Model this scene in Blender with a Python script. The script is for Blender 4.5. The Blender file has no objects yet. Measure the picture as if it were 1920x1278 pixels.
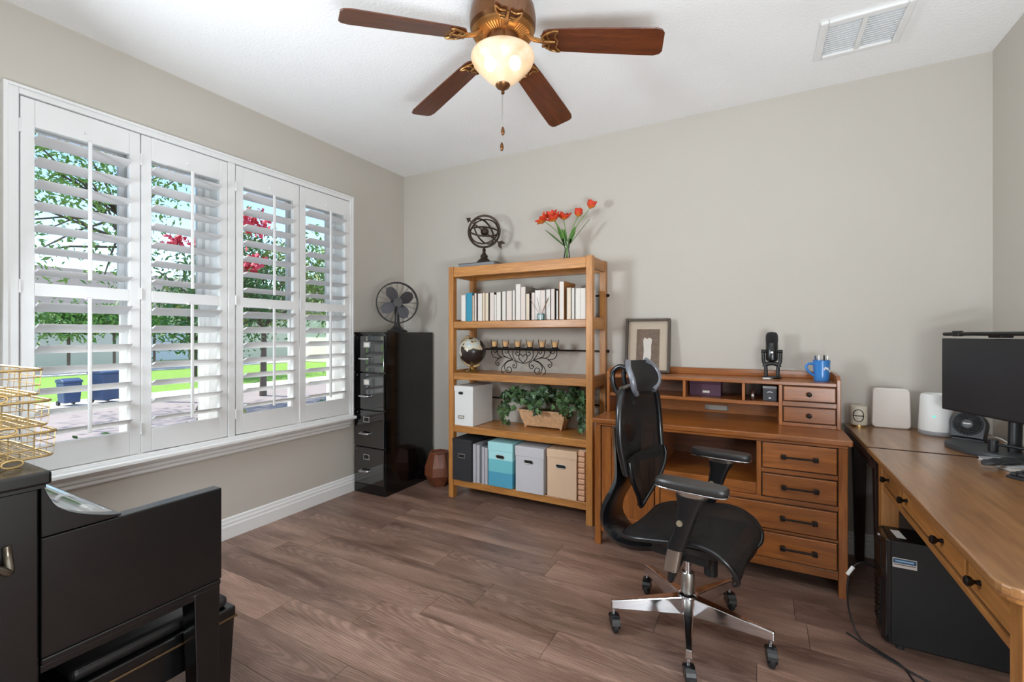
import bpy, bmesh, math, random
from mathutils import Matrix, Vector, Euler, noise

random.seed(11)
sc = bpy.context.scene
COL = sc.collection
PI = math.pi
R = math.radians


def srgb(r, g, b):
    def c(u):
        u /= 255.0
        return u / 12.92 if u <= .04045 else ((u + .055) / 1.055) ** 2.4
    return (c(r), c(g), c(b), 1.0)


# ------------------------------------------------------------------ camera
cam_d = bpy.data.cameras.new('camera')
cam = bpy.data.objects.new('camera', cam_d)
COL.objects.link(cam)
cam.location = (2.919, -3.268, 1.27)
cam.rotation_euler = (R(90), 0, R(28.46))
cam_d.sensor_width = 36.0
cam_d.lens = 36.0 * 856.0 / 1920.0
cam_d.shift_y = -12.0 / 1920.0
cam_d.clip_start = 0.02
cam_d.clip_end = 300
sc.camera = cam

# ------------------------------------------------------------------ world, sun, lamps, exposure
E_SKY, E_SUN, E_HALL_FILL, E_LEFT_FILL, E_UP_FILL, E_CORNER_FILL, E_BULB = .34, 9.0, 12, 43, 70, 66, 6
w = bpy.data.worlds.new('sky_world')
sc.world = w
w.use_nodes = True
wn = w.node_tree
wn.nodes.clear()
_o = wn.nodes.new('ShaderNodeOutputWorld')
_b = wn.nodes.new('ShaderNodeBackground')
_s = wn.nodes.new('ShaderNodeTexSky')
_s.sky_type = 'NISHITA'
_s.sun_disc = False
_s.sun_elevation = R(52)
_s.sun_rotation = R(110)
_s.air_density = 1.0
_s.dust_density = .4
_s.ozone_density = 3.0
wn.links.new(_s.outputs[0], _b.inputs[0])
_b.inputs[1].default_value = E_SKY
wn.links.new(_b.outputs[0], _o.inputs[0])


def lamp(name, kind, loc, rot, energy, color=(1, 1, 1), **kw):
    d = bpy.data.lights.new(name, kind)
    d.energy = energy
    d.color = color
    for k, v in kw.items():
        setattr(d, k, v)
    o = bpy.data.objects.new(name, d)
    o.location = loc
    o.rotation_euler = rot
    COL.objects.link(o)
    return o


# the sun stands high on the window side: it strikes the street and the tops of the louvers
lamp('sun', 'SUN', (-6, -4, 14), Vector((.64, .26, -.72)).to_track_quat('-Z', 'Y').to_euler(), E_SUN, (1.0, .96, .90), angle=R(1.0))
# added unseen fill light in the hall behind the open doorway
lamp('hall_fill', 'AREA', (1.4, -4.55, 2.66), Euler((R(22), R(12), 0)), E_HALL_FILL, (.89, .98, 1.05),
     shape='RECTANGLE', size=2.6, size_y=1.2)
# added fill from the left, above the piano; no real lamp stands there
lamp('left_fill', 'AREA', (.50, -3.12, 1.62), Vector((3.5, 2.7, -.8)).to_track_quat('-Z', 'Y').to_euler(), E_LEFT_FILL, (.89, .98, 1.05), shape='DISK', size=.6)
# added unseen fills: one facing up behind the camera, one in the right corner
lamp('up_fill', 'AREA', (3.15, -3.30, .8), Euler((R(180), 0, 0)), E_UP_FILL, (.89, .98, 1.05), shape='DISK', size=.5)
lamp('corner_fill', 'POINT', (3.72, -3.08, .90), Euler((0, 0, 0)), E_CORNER_FILL, (.89, .98, 1.05), shadow_soft_size=.28)

sc.view_settings.view_transform = 'Standard'
sc.view_settings.look = 'None'
sc.view_settings.gamma = 1.0
sc.view_settings.use_curve_mapping = False
sc.view_settings.exposure = 0.0
sc.cycles.use_denoising = True
sc.cycles.max_bounces = 10
sc.cycles.diffuse_bounces = 6
sc.cycles.glossy_bounces = 4
sc.cycles.transmission_bounces = 6
sc.cycles.transparent_max_bounces = 16
sc.cycles.sample_clamp_indirect = 6.0
sc.cycles.caustics_reflective = False
sc.cycles.caustics_refractive = False

# ------------------------------------------------------------------ materials
MATS = {}


def new_mat(name):
    m = bpy.data.materials.new(name)
    m.use_nodes = True
    nt = m.node_tree
    b = nt.nodes['Principled BSDF']
    return m, nt, b


def N(nt, t, **kw):
    n = nt.nodes.new(t)
    for k, v in kw.items():
        setattr(n, k, v)
    return n


def add_bump(nt, b, height_out, strength, dist):
    bp = N(nt, 'ShaderNodeBump')
    bp.inputs['Strength'].default_value = strength
    bp.inputs['Distance'].default_value = dist
    nt.links.new(height_out, bp.inputs['Height'])
    nt.links.new(bp.outputs[0], b.inputs['Normal'])


def plain(name, col, rough=.5, metal=0., var=0., scale=20., bump=0., spec=.5, coat=0., alpha=1., emit=None, es=0.,
          bscale=None, sheen=0.):
    """one colour, with faint mottling and fine relief from noise"""
    if name in MATS:
        return MATS[name]
    m, nt, b = new_mat(name)
    b.inputs['Base Color'].default_value = col
    b.inputs['Roughness'].default_value = rough
    b.inputs['Metallic'].default_value = metal
    b.inputs['Specular IOR Level'].default_value = spec
    b.inputs['Coat Weight'].default_value = coat
    b.inputs['Coat Roughness'].default_value = .08
    b.inputs['Sheen Weight'].default_value = sheen
    b.inputs['Alpha'].default_value = alpha
    if emit:
        b.inputs['Emission Color'].default_value = emit
        b.inputs['Emission Strength'].default_value = es
    tc = N(nt, 'ShaderNodeTexCoord')
    nz = N(nt, 'ShaderNodeTexNoise')
    nz.inputs['Scale'].default_value = scale
    nz.inputs['Detail'].default_value = 4
    nt.links.new(tc.outputs['Object'], nz.inputs['Vector'])
    v = max(var, .03)
    mx = N(nt, 'ShaderNodeMix', data_type='RGBA')
    nt.links.new(nz.outputs['Fac'], mx.inputs['Factor'])
    mx.inputs['A'].default_value = tuple(max(0, c * (1 - v)) for c in col[:3]) + (1,)
    mx.inputs['B'].default_value = tuple(min(1, c * (1 + v)) for c in col[:3]) + (1,)
    nt.links.new(mx.outputs['Result'], b.inputs['Base Color'])
    if bump:
        n2 = N(nt, 'ShaderNodeTexNoise')
        n2.inputs['Scale'].default_value = bscale or scale * 4
        n2.inputs['Detail'].default_value = 3
        nt.links.new(tc.outputs['Object'], n2.inputs['Vector'])
        add_bump(nt, b, n2.outputs['Fac'], bump, .004)
    MATS[name] = m
    return m


def wood(name, dark, light, axis='x', rough=.4, across=26., along=1.6, coat=.15, bump=.12, rnd=True, streak=None, contrast=1.0):
    if name in MATS:
        return MATS[name]
    m, nt, b = new_mat(name)
    tc = N(nt, 'ShaderNodeTexCoord')
    oi = N(nt, 'ShaderNodeObjectInfo')
    mul = N(nt, 'ShaderNodeVectorMath', operation='SCALE')
    mul.inputs[0].default_value = (7.3, 11.1, 5.7)
    nt.links.new(oi.outputs['Random'], mul.inputs['Scale'])
    ad = N(nt, 'ShaderNodeVectorMath', operation='ADD')
    nt.links.new(tc.outputs['Object'], ad.inputs[0])
    nt.links.new(mul.outputs[0], ad.inputs[1])
    mp = N(nt, 'ShaderNodeMapping')
    s = [across, across, across]
    s['xyz'.index(axis)] = along
    mp.inputs['Scale'].default_value = s
    nt.links.new(ad.outputs[0], mp.inputs['Vector'])
    n1 = N(nt, 'ShaderNodeTexNoise')
    n1.inputs['Scale'].default_value = 1.0
    n1.inputs['Detail'].default_value = 5
    n1.inputs['Roughness'].default_value = .62
    n1.inputs['Distortion'].default_value = .8
    nt.links.new(mp.outputs[0], n1.inputs['Vector'])
    n2 = N(nt, 'ShaderNodeTexNoise')
    n2.inputs['Scale'].default_value = 5.0
    n2.inputs['Detail'].default_value = 3
    nt.links.new(mp.outputs[0], n2.inputs['Vector'])
    cr = N(nt, 'ShaderNodeValToRGB')
    cr.color_ramp.elements[0].position = .5 - .22 / contrast
    cr.color_ramp.elements[1].position = .5 + .22 / contrast
    cr.color_ramp.elements[0].color = dark
    cr.color_ramp.elements[1].color = light
    nt.links.new(n1.outputs['Fac'], cr.inputs['Fac'])
    mx = N(nt, 'ShaderNodeMix', data_type='RGBA', blend_type='MULTIPLY')
    mx.inputs['Factor'].default_value = .35
    nt.links.new(cr.outputs['Color'], mx.inputs['A'])
    c2 = N(nt, 'ShaderNodeValToRGB')
    c2.color_ramp.elements[0].position = .35
    c2.color_ramp.elements[1].position = .6
    c2.color_ramp.elements[0].color = (.45, .4, .36, 1)
    c2.color_ramp.elements[1].color = (1, 1, 1, 1)
    nt.links.new(n2.outputs['Fac'], c2.inputs['Fac'])
    nt.links.new(c2.outputs['Color'], mx.inputs['B'])
    out = mx.outputs['Result']
    if rnd:
        hs = N(nt, 'ShaderNodeHueSaturation')
        mr = N(nt, 'ShaderNodeMapRange')
        mr.inputs['To Min'].default_value = .86
        mr.inputs['To Max'].default_value = 1.12
        nt.links.new(oi.outputs['Random'], mr.inputs['Value'])
        nt.links.new(mr.outputs[0], hs.inputs['Value'])
        nt.links.new(out, hs.inputs['Color'])
        out = hs.outputs['Color']
    nt.links.new(out, b.inputs['Base Color'])
    b.inputs['Roughness'].default_value = rough
    b.inputs['Coat Weight'].default_value = coat
    b.inputs['Coat Roughness'].default_value = .2
    add_bump(nt, b, n2.outputs['Fac'], bump, .002)
    MATS[name] = m
    return m


def pane_glass(name, tint=(1, 1, 1, 1), gloss=.06):
    if name in MATS:
        return MATS[name]
    m = bpy.data.materials.new(name)
    m.use_nodes = True
    nt = m.node_tree
    nt.nodes.clear()
    o = N(nt, 'ShaderNodeOutputMaterial')
    t = N(nt, 'ShaderNodeBsdfTransparent')
    t.inputs[0].default_value = tint
    g = N(nt, 'ShaderNodeBsdfGlossy')
    g.inputs['Roughness'].default_value = .02
    fr = N(nt, 'ShaderNodeLayerWeight')
    fr.inputs['Blend'].default_value = gloss * 4
    mx = N(nt, 'ShaderNodeMixShader')
    nt.links.new(fr.outputs['Fresnel'], mx.inputs[0])
    nt.links.new(t.outputs[0], mx.inputs[1])
    nt.links.new(g.outputs[0], mx.inputs[2])
    nt.links.new(mx.outputs[0], o.inputs[0])
    MATS[name] = m
    return m


# ------------------------------------------------------------------ geometry helpers
WM = {}


class MB:
    def __init__(s):
        s.v = []
        s.f = []

    def add(s, vs, fs):
        k = len(s.v)
        s.v += [tuple(p) for p in vs]
        s.f += [tuple(i + k for i in q) for q in fs]
        return s

    def box(s, x0, x1, y0, y1, z0, z1):
        vs = [(x0, y0, z0), (x1, y0, z0), (x1, y1, z0), (x0, y1, z0), (x0, y0, z1), (x1, y0, z1), (x1, y1, z1), (x0, y1, z1)]
        return s.add(vs, [(3, 2, 1, 0), (4, 5, 6, 7), (0, 1, 5, 4), (1, 2, 6, 5), (2, 3, 7, 6), (3, 0, 4, 7)])

    def obox(s, c, size, rot):
        M = rot.to_matrix() if not isinstance(rot, Matrix) else rot
        hx, hy, hz = [q / 2 for q in size]
        vs = [Vector(c) + M @ Vector(p) for p in [(-hx, -hy, -hz), (hx, -hy, -hz), (hx, hy, -hz), (-hx, hy, -hz),
                                                  (-hx, -hy, hz), (hx, -hy, hz), (hx, hy, hz), (-hx, hy, hz)]]
        return s.add(vs, [(3, 2, 1, 0), (4, 5, 6, 7), (0, 1, 5, 4), (1, 2, 6, 5), (2, 3, 7, 6), (3, 0, 4, 7)])

    def hexa(s, bottom, top):
        """8 corners: bottom quad and top quad, both counter-clockwise from above"""
        return s.add(list(bottom) + list(top), [(3, 2, 1, 0), (4, 5, 6, 7), (0, 1, 5, 4), (1, 2, 6, 5), (2, 3, 7, 6), (3, 0, 4, 7)])

    def rings(s, rings, closed_u=True, caps=True):
        n = len(rings[0])
        vs = [p for r in rings for p in r]
        fs = []
        for i in range(len(rings) - 1):
            for j in range(n if closed_u else n - 1):
                a = i * n + j
                b_ = i * n + (j + 1) % n
                fs.append((a, b_, b_ + n, a + n))
        if caps and closed_u:
            fs.append(tuple(range(n - 1, -1, -1)))
            fs.append(tuple((len(rings) - 1) * n + j for j in range(n)))
        return s.add(vs, fs)

    def cyl(s, a, b_, r0, r1=None, n=16, caps=True):
        return s.tube([a, b_], [r0, r0 if r1 is None else r1], n, caps=caps)

    def tube(s, pts, r, n=8, closed=False, caps=True, flat=1.0):
        pts = [Vector(p) for p in pts]
        m = len(pts)
        rad = r if isinstance(r, (list, tuple)) else [r] * m
        rings = []
        prev = None
        for i, p in enumerate(pts):
            if closed:
                t = pts[(i + 1) % m] - pts[i - 1]
            else:
                t = pts[min(i + 1, m - 1)] - pts[max(i - 1, 0)]
            if t.length < 1e-9:
                t = Vector((0, 0, 1))
            t.normalize()
            if prev is None:
                up = Vector((0, 0, 1)) if abs(t.z) < .9 else Vector((1, 0, 0))
                u = t.cross(up).normalized()
            else:
                u = (prev - t * prev.dot(t))
                if u.length < 1e-6:
                    u = t.orthogonal()
                u.normalize()
            prev = u
            q = t.cross(u)
            rings.append([p + (u * math.cos(2 * PI * k / n) + q * math.sin(2 * PI * k / n) * flat) * rad[i] for k in range(n)])
        if closed:
            rings.append(rings[0])
            return s.rings(rings, caps=False)
        return s.rings(rings, caps=caps)

    def lathe(s, c, prof, n=24, M=None, caps=True):
        c = Vector(c)
        rings = []
        for r, z in prof:
            ring = []
            for k in range(n):
                p = Vector((r * math.cos(2 * PI * k / n), r * math.sin(2 * PI * k / n), z))
                if M:
                    p = M @ p
                ring.append(c + p)
            rings.append(ring)
        return s.rings(rings, caps=caps)

    def sphere(s, c, r, nu=16, nv=10, sc3=(1, 1, 1)):
        c = Vector(c)
        vs = [c + Vector((0, 0, -r * sc3[2]))]
        for i in range(1, nv):
            t = -PI / 2 + PI * i / nv
            for k in range(nu):
                a = 2 * PI * k / nu
                vs.append(c + Vector((r * sc3[0] * math.cos(t) * math.cos(a), r * sc3[1] * math.cos(t) * math.sin(a), r * sc3[2] * math.sin(t))))
        vs.append(c + Vector((0, 0, r * sc3[2])))
        fs = [(0, 1 + (k + 1) % nu, 1 + k) for k in range(nu)]
        for i in range(nv - 2):
            for k in range(nu):
                a = 1 + i * nu + k
                b_ = 1 + i * nu + (k + 1) % nu
                fs.append((a, b_, b_ + nu, a + nu))
        last = len(vs) - 1
        fs += [(last, 1 + (nv - 2) * nu + k, 1 + (nv - 2) * nu + (k + 1) % nu) for k in range(nu)]
        return s.add(vs, fs)

    def prism(s, poly, axis, a, b_):
        def P3(p, t):
            return {'x': (t, p[0], p[1]), 'y': (p[0], t, p[1]), 'z': (p[0], p[1], t)}[axis]
        n = len(poly)
        vs = [P3(p, a) for p in poly] + [P3(p, b_) for p in poly]
        fs = [tuple(range(n)), tuple(range(2 * n - 1, n - 1, -1))]
        fs += [(i, i + n, (i + 1) % n + n, (i + 1) % n) for i in range(n)]
        return s.add(vs, fs)

    def frame(s, axis, a, b_, o, w):
        """a rectangular picture-frame ring: o=(u0,u1,v0,v1) outer, w = member width(s)"""
        u0, u1, v0, v1 = o
        if not isinstance(w, (tuple, list)):
            w = (w,) * 4
        wl, wr, wb, wt = w

        def bx(p, q, r_, t):
            if axis == 'x':
                s.box(a, b_, p, q, r_, t)
            elif axis == 'y':
                s.box(p, q, a, b_, r_, t)
            else:
                s.box(p, q, r_, t, a, b_)
        bx(u0, u0 + wl, v0, v1)
        bx(u1 - wr, u1, v0, v1)
        bx(u0 + wl, u1 - wr, v0, v0 + wb)
        bx(u0 + wl, u1 - wr, v1 - wt, v1)
        return s

    def build(s, name, mat, parent=None, bevel=0., seg=2, smooth=None, local=False, label=None, kind=None):
        vs = [Vector(p) for p in s.v]
        if parent is not None and not local:
            inv = WM[parent.name].inverted()
            vs = [inv @ p for p in vs]
        lo = Vector([min(p[i] for p in vs) for i in range(3)])
        hi = Vector([max(p[i] for p in vs) for i in range(3)])
        c = (lo + hi) / 2
        if parent is None:
            c.z = lo.z
        me = bpy.data.meshes.new(name)
        me.from_pydata([tuple(p - c) for p in vs], [], s.f)
        bm = bmesh.new()
        bm.from_mesh(me)
        bmesh.ops.recalc_face_normals(bm, faces=bm.faces)
        bm.to_mesh(me)
        bm.free()
        if smooth is not None:
            me.polygons.foreach_set('use_smooth', [True] * len(me.polygons))
            me.set_sharp_from_angle(angle=R(smooth))
        me.materials.append(mat)
        o = bpy.data.objects.new(name, me)
        COL.objects.link(o)
        o.location = c
        if parent is not None:
            o.parent = parent
            WM[o.name] = WM[parent.name] @ Matrix.Translation(c)
        else:
            WM[o.name] = Matrix.Translation(c)
        if bevel:
            md = o.modifiers.new('bevel', 'BEVEL')
            md.width = bevel
            md.segments = seg
            md.limit_method = 'ANGLE'
            md.angle_limit = R(40)
            md.harden_normals = False
        if label:
            o['label'] = label
        if kind:
            o['kind'] = kind
        return o


def tag(o, label, cat, group=None, kind=None):
    o['label'] = label
    o['category'] = cat
    if group:
        o['group'] = group
    if kind:
        o['kind'] = kind
    return o


def thing(name, label, cat, loc=(0, 0, 0), rotz=0., group=None, rot=None):
    o = bpy.data.objects.new(name, None)
    COL.objects.link(o)
    o.empty_display_size = .05
    o.location = loc
    e = Euler(rot) if rot else Euler((0, 0, rotz))
    o.rotation_euler = e
    WM[o.name] = Matrix.Translation(loc) @ e.to_matrix().to_4x4()
    return tag(o, label, cat, group)


def copy_tree(o, parent=None, loc=None, rotz=None):
    c = o.copy()
    COL.objects.link(c)
    c.parent = parent
    if loc is not None:
        c.location = loc
    if rotz is not None:
        c.rotation_euler = (0, 0, rotz)
    for ch in list(o.children):
        copy_tree(ch, c)
    return c


def dup(o, loc, rot=None, scale=None, parent=None):
    """a copy of one part that shares its mesh"""
    c = o.copy()
    COL.objects.link(c)
    c.parent = parent if parent is not None else o.parent
    c.location = loc
    if rot is not None:
        c.rotation_euler = rot
    if scale is not None:
        c.scale = scale
    return c


def structure(o):
    o['kind'] = 'structure'
    return o


def catmull(pts, n=8, closed=False):
    P_ = [Vector(p) for p in pts]
    m = len(P_)
    out = []
    rng = range(m) if closed else range(m - 1)
    for i in rng:
        if closed:
            a, b_, c, d = P_[(i - 1) % m], P_[i], P_[(i + 1) % m], P_[(i + 2) % m]
        else:
            a, b_, c, d = P_[max(i - 1, 0)], P_[i], P_[i + 1], P_[min(i + 2, m - 1)]
        for k in range(n):
            t = k / n
            out.append(.5 * ((2 * b_) + (c - a) * t + (2 * a - 5 * b_ + 4 * c - d) * t * t + (3 * b_ - a - 3 * c + d) * t ** 3))
    if not closed:
        out.append(P_[-1])
    return out


ORD = ['first', 'second', 'third', 'fourth', 'fifth', 'sixth', 'seventh', 'eighth', 'ninth', 'tenth', 'eleventh', 'twelfth',
       'thirteenth', 'fourteenth', 'fifteenth', 'sixteenth', 'seventeenth', 'eighteenth', 'nineteenth', 'twentieth',
       'twenty-first', 'twenty-second', 'twenty-third', 'twenty-fourth', 'twenty-fifth', 'twenty-sixth', 'twenty-seventh']
# ------------------------------------------------------------------ shared materials
M_wall = plain('wall_paint', srgb(197, 191, 182), .85, var=.01, scale=2, bump=.06, bscale=180, spec=.25)
M_ceil = plain('ceiling_paint', srgb(246, 246, 246), .9, var=.01, scale=3, bump=.55, bscale=75, spec=.2)
M_trim = plain('white_trim_paint', srgb(234, 234, 233), .38, var=.01, scale=4)
M_shut = plain('shutter_white', srgb(229, 229, 229), .35, var=.01, scale=4)
M_vinyl = plain('window_vinyl', srgb(236, 237, 238), .4, var=.02, scale=6)
M_glass = pane_glass('window_glass', (.97, .985, .98, 1), .035)
M_blackgloss = plain('black_lacquer', srgb(14, 14, 15), .26, var=.05, scale=6, coat=.15)
M_steel = plain('black_enamel_steel', srgb(12, 12, 13), .12, var=.05, scale=5, coat=.4)
M_drw = plain('drawer_enamel', srgb(10, 10, 11), .06, var=.05, scale=5, coat=1.)
M_drw.node_tree.nodes['Principled BSDF'].inputs['IOR'].default_value = 1.8
M_chrome = plain('chrome', srgb(215, 215, 218), .12, 1., var=.03, scale=8)
M_satin = plain('satin_metal', srgb(190, 188, 182), .3, 1., var=.04, scale=10)
M_black = plain('black_plastic', srgb(22, 22, 24), .42, var=.05, scale=30, bump=.05)
M_rubber = plain('dark_rubber', srgb(38, 38, 40), .55, var=.06, scale=30)
M_iron = plain('black_iron', srgb(30, 27, 25), .5, .6, var=.1, scale=40, bump=.1)
M_bronze = plain('aged_bronze', srgb(70, 58, 48), .5, .7, var=.25, scale=50, bump=.25)
M_brass = plain('pale_brass', srgb(205, 170, 112), .28, .95, var=.08, scale=20)
M_white = plain('white_plastic', srgb(232, 232, 230), .45, var=.01, scale=8)
M_paper = plain('paper', srgb(228, 222, 212), .8, var=.04, scale=60)

# ------------------------------------------------------------------ room shell
XR, H, YF = 3.982, 2.74, -3.40
HA = (-2.52, -1.645)      # the two window openings along the left wall
HB = (-1.575, -.68)
HZ = (.66, 2.31)
m = MB()
m.box(-.2, 0, YF - .12, HA[0], 0, H).box(-.2, 0, HA[1], HB[0], 0, H).box(-.2, 0, HB[1], .15, 0, H)
m.box(-.2, 0, HA[0], HA[1], 0, HZ[0]).box(-.2, 0, HA[0], HA[1], HZ[1], H)
m.box(-.2, 0, HB[0], HB[1], 0, HZ[0]).box(-.2, 0, HB[0], HB[1], HZ[1], H)
structure(m.build('wall_left', M_wall))
structure(MB().box(0, XR, 0, .15, 0, H).build('wall_back', M_wall))
structure(MB().box(XR, XR + .15, -5.6, .15, 0, H).build('wall_right', M_wall))
m = MB().box(0, 1.72, YF - .12, YF, 0, H).box(3.86, XR, YF - .12, YF, 0, H).box(1.72, 3.86, YF - .12, YF, 2.44, H)
structure(m.build('wall_front', M_wall))
structure(MB().box(-1.2, XR, -5.75, -5.6, 0, H).build('wall_hall_end', M_wall))
structure(MB().box(-1.35, -1.2, -5.75, YF - .12, 0, H).build('wall_hall_side', M_wall))
structure(MB().box(-1.2, -.2, YF - .12, YF, 0, H).build('wall_hall_corner', M_wall))
structure(MB().box(-1.35, XR + .15, -5.75, .15, H, H + .15).build('ceiling', M_ceil))

# floor: a slab with individual planks laid along x, their tops at z = 0
def floor_wood():
    m, nt, b = new_mat('floor_oak')
    tc = N(nt, 'ShaderNodeTexCoord')
    oi = N(nt, 'ShaderNodeObjectInfo')
    mul = N(nt, 'ShaderNodeVectorMath', operation='SCALE')
    mul.inputs[0].default_value = (17.3, 31.1, 5.7)
    nt.links.new(oi.outputs['Random'], mul.inputs['Scale'])
    ad = N(nt, 'ShaderNodeVectorMath', operation='ADD')
    nt.links.new(tc.outputs['Object'], ad.inputs[0])
    nt.links.new(mul.outputs[0], ad.inputs[1])

    def noise_at(sx, sy, detail, dist, rough=.6):
        mp = N(nt, 'ShaderNodeMapping')
        mp.inputs['Scale'].default_value = (sx, sy, 1)
        nt.links.new(ad.outputs[0], mp.inputs['Vector'])
        n = N(nt, 'ShaderNodeTexNoise')
        n.inputs['Scale'].default_value = 1
        n.inputs['Detail'].default_value = detail
        n.inputs['Roughness'].default_value = rough
        n.inputs['Distortion'].default_value = dist
        nt.links.new(mp.outputs[0], n.inputs['Vector'])
        return n, mp

    def ramp(n, p0, p1, c0, c1):
        cr = N(nt, 'ShaderNodeValToRGB')
        cr.color_ramp.elements[0].position = p0
        cr.color_ramp.elements[1].position = p1
        cr.color_ramp.elements[0].color = c0
        cr.color_ramp.elements[1].color = c1
        nt.links.new(n, cr.inputs['Fac'])
        return cr

    def mixc(a, b_, fac, blend='MIX'):
        mx = N(nt, 'ShaderNodeMix', data_type='RGBA', blend_type=blend)
        if isinstance(fac, float):
            mx.inputs['Factor'].default_value = fac
        else:
            nt.links.new(fac, mx.inputs['Factor'])
        nt.links.new(a, mx.inputs['A'])
        if isinstance(b_, tuple):
            mx.inputs['B'].default_value = b_
        else:
            nt.links.new(b_, mx.inputs['B'])
        return mx.outputs['Result']
    base, _ = noise_at(1.5, 9, 5, .5)
    c = ramp(base.outputs['Fac'], .3, .72, srgb(106, 78, 65), srgb(172, 139, 122)).outputs['Color']
    # cathedral figure: rings of a distorted wave
    mp = N(nt, 'ShaderNodeMapping')
    mp.inputs['Scale'].default_value = (.5, 5.0, 1)
    mul2 = N(nt, 'ShaderNodeVectorMath', operation='SCALE')
    mul2.inputs[0].default_value = (.9, .16, 0)
    nt.links.new(oi.outputs['Random'], mul2.inputs['Scale'])
    ad2 = N(nt, 'ShaderNodeVectorMath', operation='SUBTRACT')
    nt.links.new(tc.outputs['Object'], ad2.inputs[0])
    nt.links.new(mul2.outputs[0], ad2.inputs[1])
    nt.links.new(ad2.outputs[0], mp.inputs['Vector'])
    wv = N(nt, 'ShaderNodeTexWave', wave_type='RINGS', rings_direction='Z')
    wv.inputs['Scale'].default_value = 7.0
    wv.inputs['Distortion'].default_value = 5
    wv.inputs['Detail'].default_value = 3
    wv.inputs['Detail Scale'].default_value = 1.3
    nt.links.new(mp.outputs[0], wv.inputs['Vector'])
    fig = ramp(wv.outputs['Fac'], .25, .8, (.70, .67, .65, 1), (1.10, 1.08, 1.07, 1)).outputs['Color']
    c = mixc(c, fig, .7, 'MULTIPLY')
    fine, _ = noise_at(9, 110, 4, .4)
    fr_ = ramp(fine.outputs['Fac'], .38, .6, (.66, .62, .6, 1), (1, 1, 1, 1)).outputs['Color']
    c = mixc(c, fr_, .55, 'MULTIPLY')
    lime, _ = noise_at(3.5, 90, 4, .3, .7)
    lm = ramp(lime.outputs['Fac'], .60, .72, (0, 0, 0, 1), (.6, .6, .6, 1)).outputs['Color']
    c = mixc(c, srgb(178, 160, 146), lm)
    hs = N(nt, 'ShaderNodeHueSaturation')
    mr = N(nt, 'ShaderNodeMapRange')
    mr.inputs['To Min'].default_value = .80
    mr.inputs['To Max'].default_value = 1.14
    nt.links.new(oi.outputs['Random'], mr.inputs['Value'])
    nt.links.new(mr.outputs[0], hs.inputs['Value'])
    hs.inputs['Saturation'].default_value = .95
    nt.links.new(c, hs.inputs['Color'])
    nt.links.new(hs.outputs['Color'], b.inputs['Base Color'])
    rr = N(nt, 'ShaderNodeMapRange')
    rr.inputs['To Min'].default_value = .26
    rr.inputs['To Max'].default_value = .46
    nt.links.new(fine.outputs['Fac'], rr.inputs['Value'])
    nt.links.new(rr.outputs[0], b.inputs['Roughness'])
    add_bump(nt, b, wv.outputs['Fac'], .10, .002)
    return m


M_floor = floor_wood()
floor = structure(MB().box(-1.2, XR, -5.6, 0, -.2, -.014).build('floor', plain('subfloor', srgb(30, 22, 18), .8)))
PW = .19
JOINT = {-3: 1.337, -2: 1.558, 0: 1.34, 1: 1.92, -1: .55, 2: .70, 3: 1.30, -4: .95, -5: .35}
plank_mesh = {}
for row in range(-12, 9):
    y0 = -1.265 + PW * row
    y1 = min(y0 + PW, -.002)
    if y1 - y0 < .02 or y0 < -3.6:
        continue
    L = 1.18
    j = JOINT.get(row, random.uniform(.1, 1.1))
    x = j - L * math.ceil(j / L)
    while x < XR:
        a, b_ = max(x, .004), min(x + (.6 if (row == -2 and abs(x - 1.558) < .01) else L), XR - .004)
        if b_ - a > .02:
            key = (round(b_ - a, 3), round(y1 - y0, 3))
            mm = MB().box(a + .0009, b_ - .0009, y0 + .0009, y1 - .0009, -.014, 0)
            if key in plank_mesh:
                c = plank_mesh[key].copy()
                COL.objects.link(c)
                c.parent = floor
                c.location = WM[floor.name].inverted() @ Vector(((a + b_) / 2, (y0 + y1) / 2, -.007))
            else:
                plank_mesh[key] = mm.build('plank', M_floor, floor)
        x = x + (.6 if (row == -2 and abs(x - 1.558) < .01) else L)
structure(MB().box(-1.2, XR, -5.6, -3.6, -.014, 0).build('floor_hall', M_floor))

# baseboards with a stepped, rounded top
BBP = [(0, 0), (.017, 0), (.017, .075), (.013, .083), (.013, .098), (.009, .106), (.007, .122), (.0, .128)]
structure(MB().prism([(p, z) for p, z in BBP], 'y', YF, -.0).build('baseboard_left', M_trim))
structure(MB().prism([(-p, z) for p, z in BBP], 'x', .017, XR - .017).build('baseboard_back', M_trim))
structure(MB().prism([(XR - p, z) for p, z in BBP], 'y', YF, 0).build('baseboard_right', M_trim))
structure(MB().prism([(YF + p, z) for p, z in BBP], 'x', .017, 1.72).build('baseboard_front', M_trim))

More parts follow.
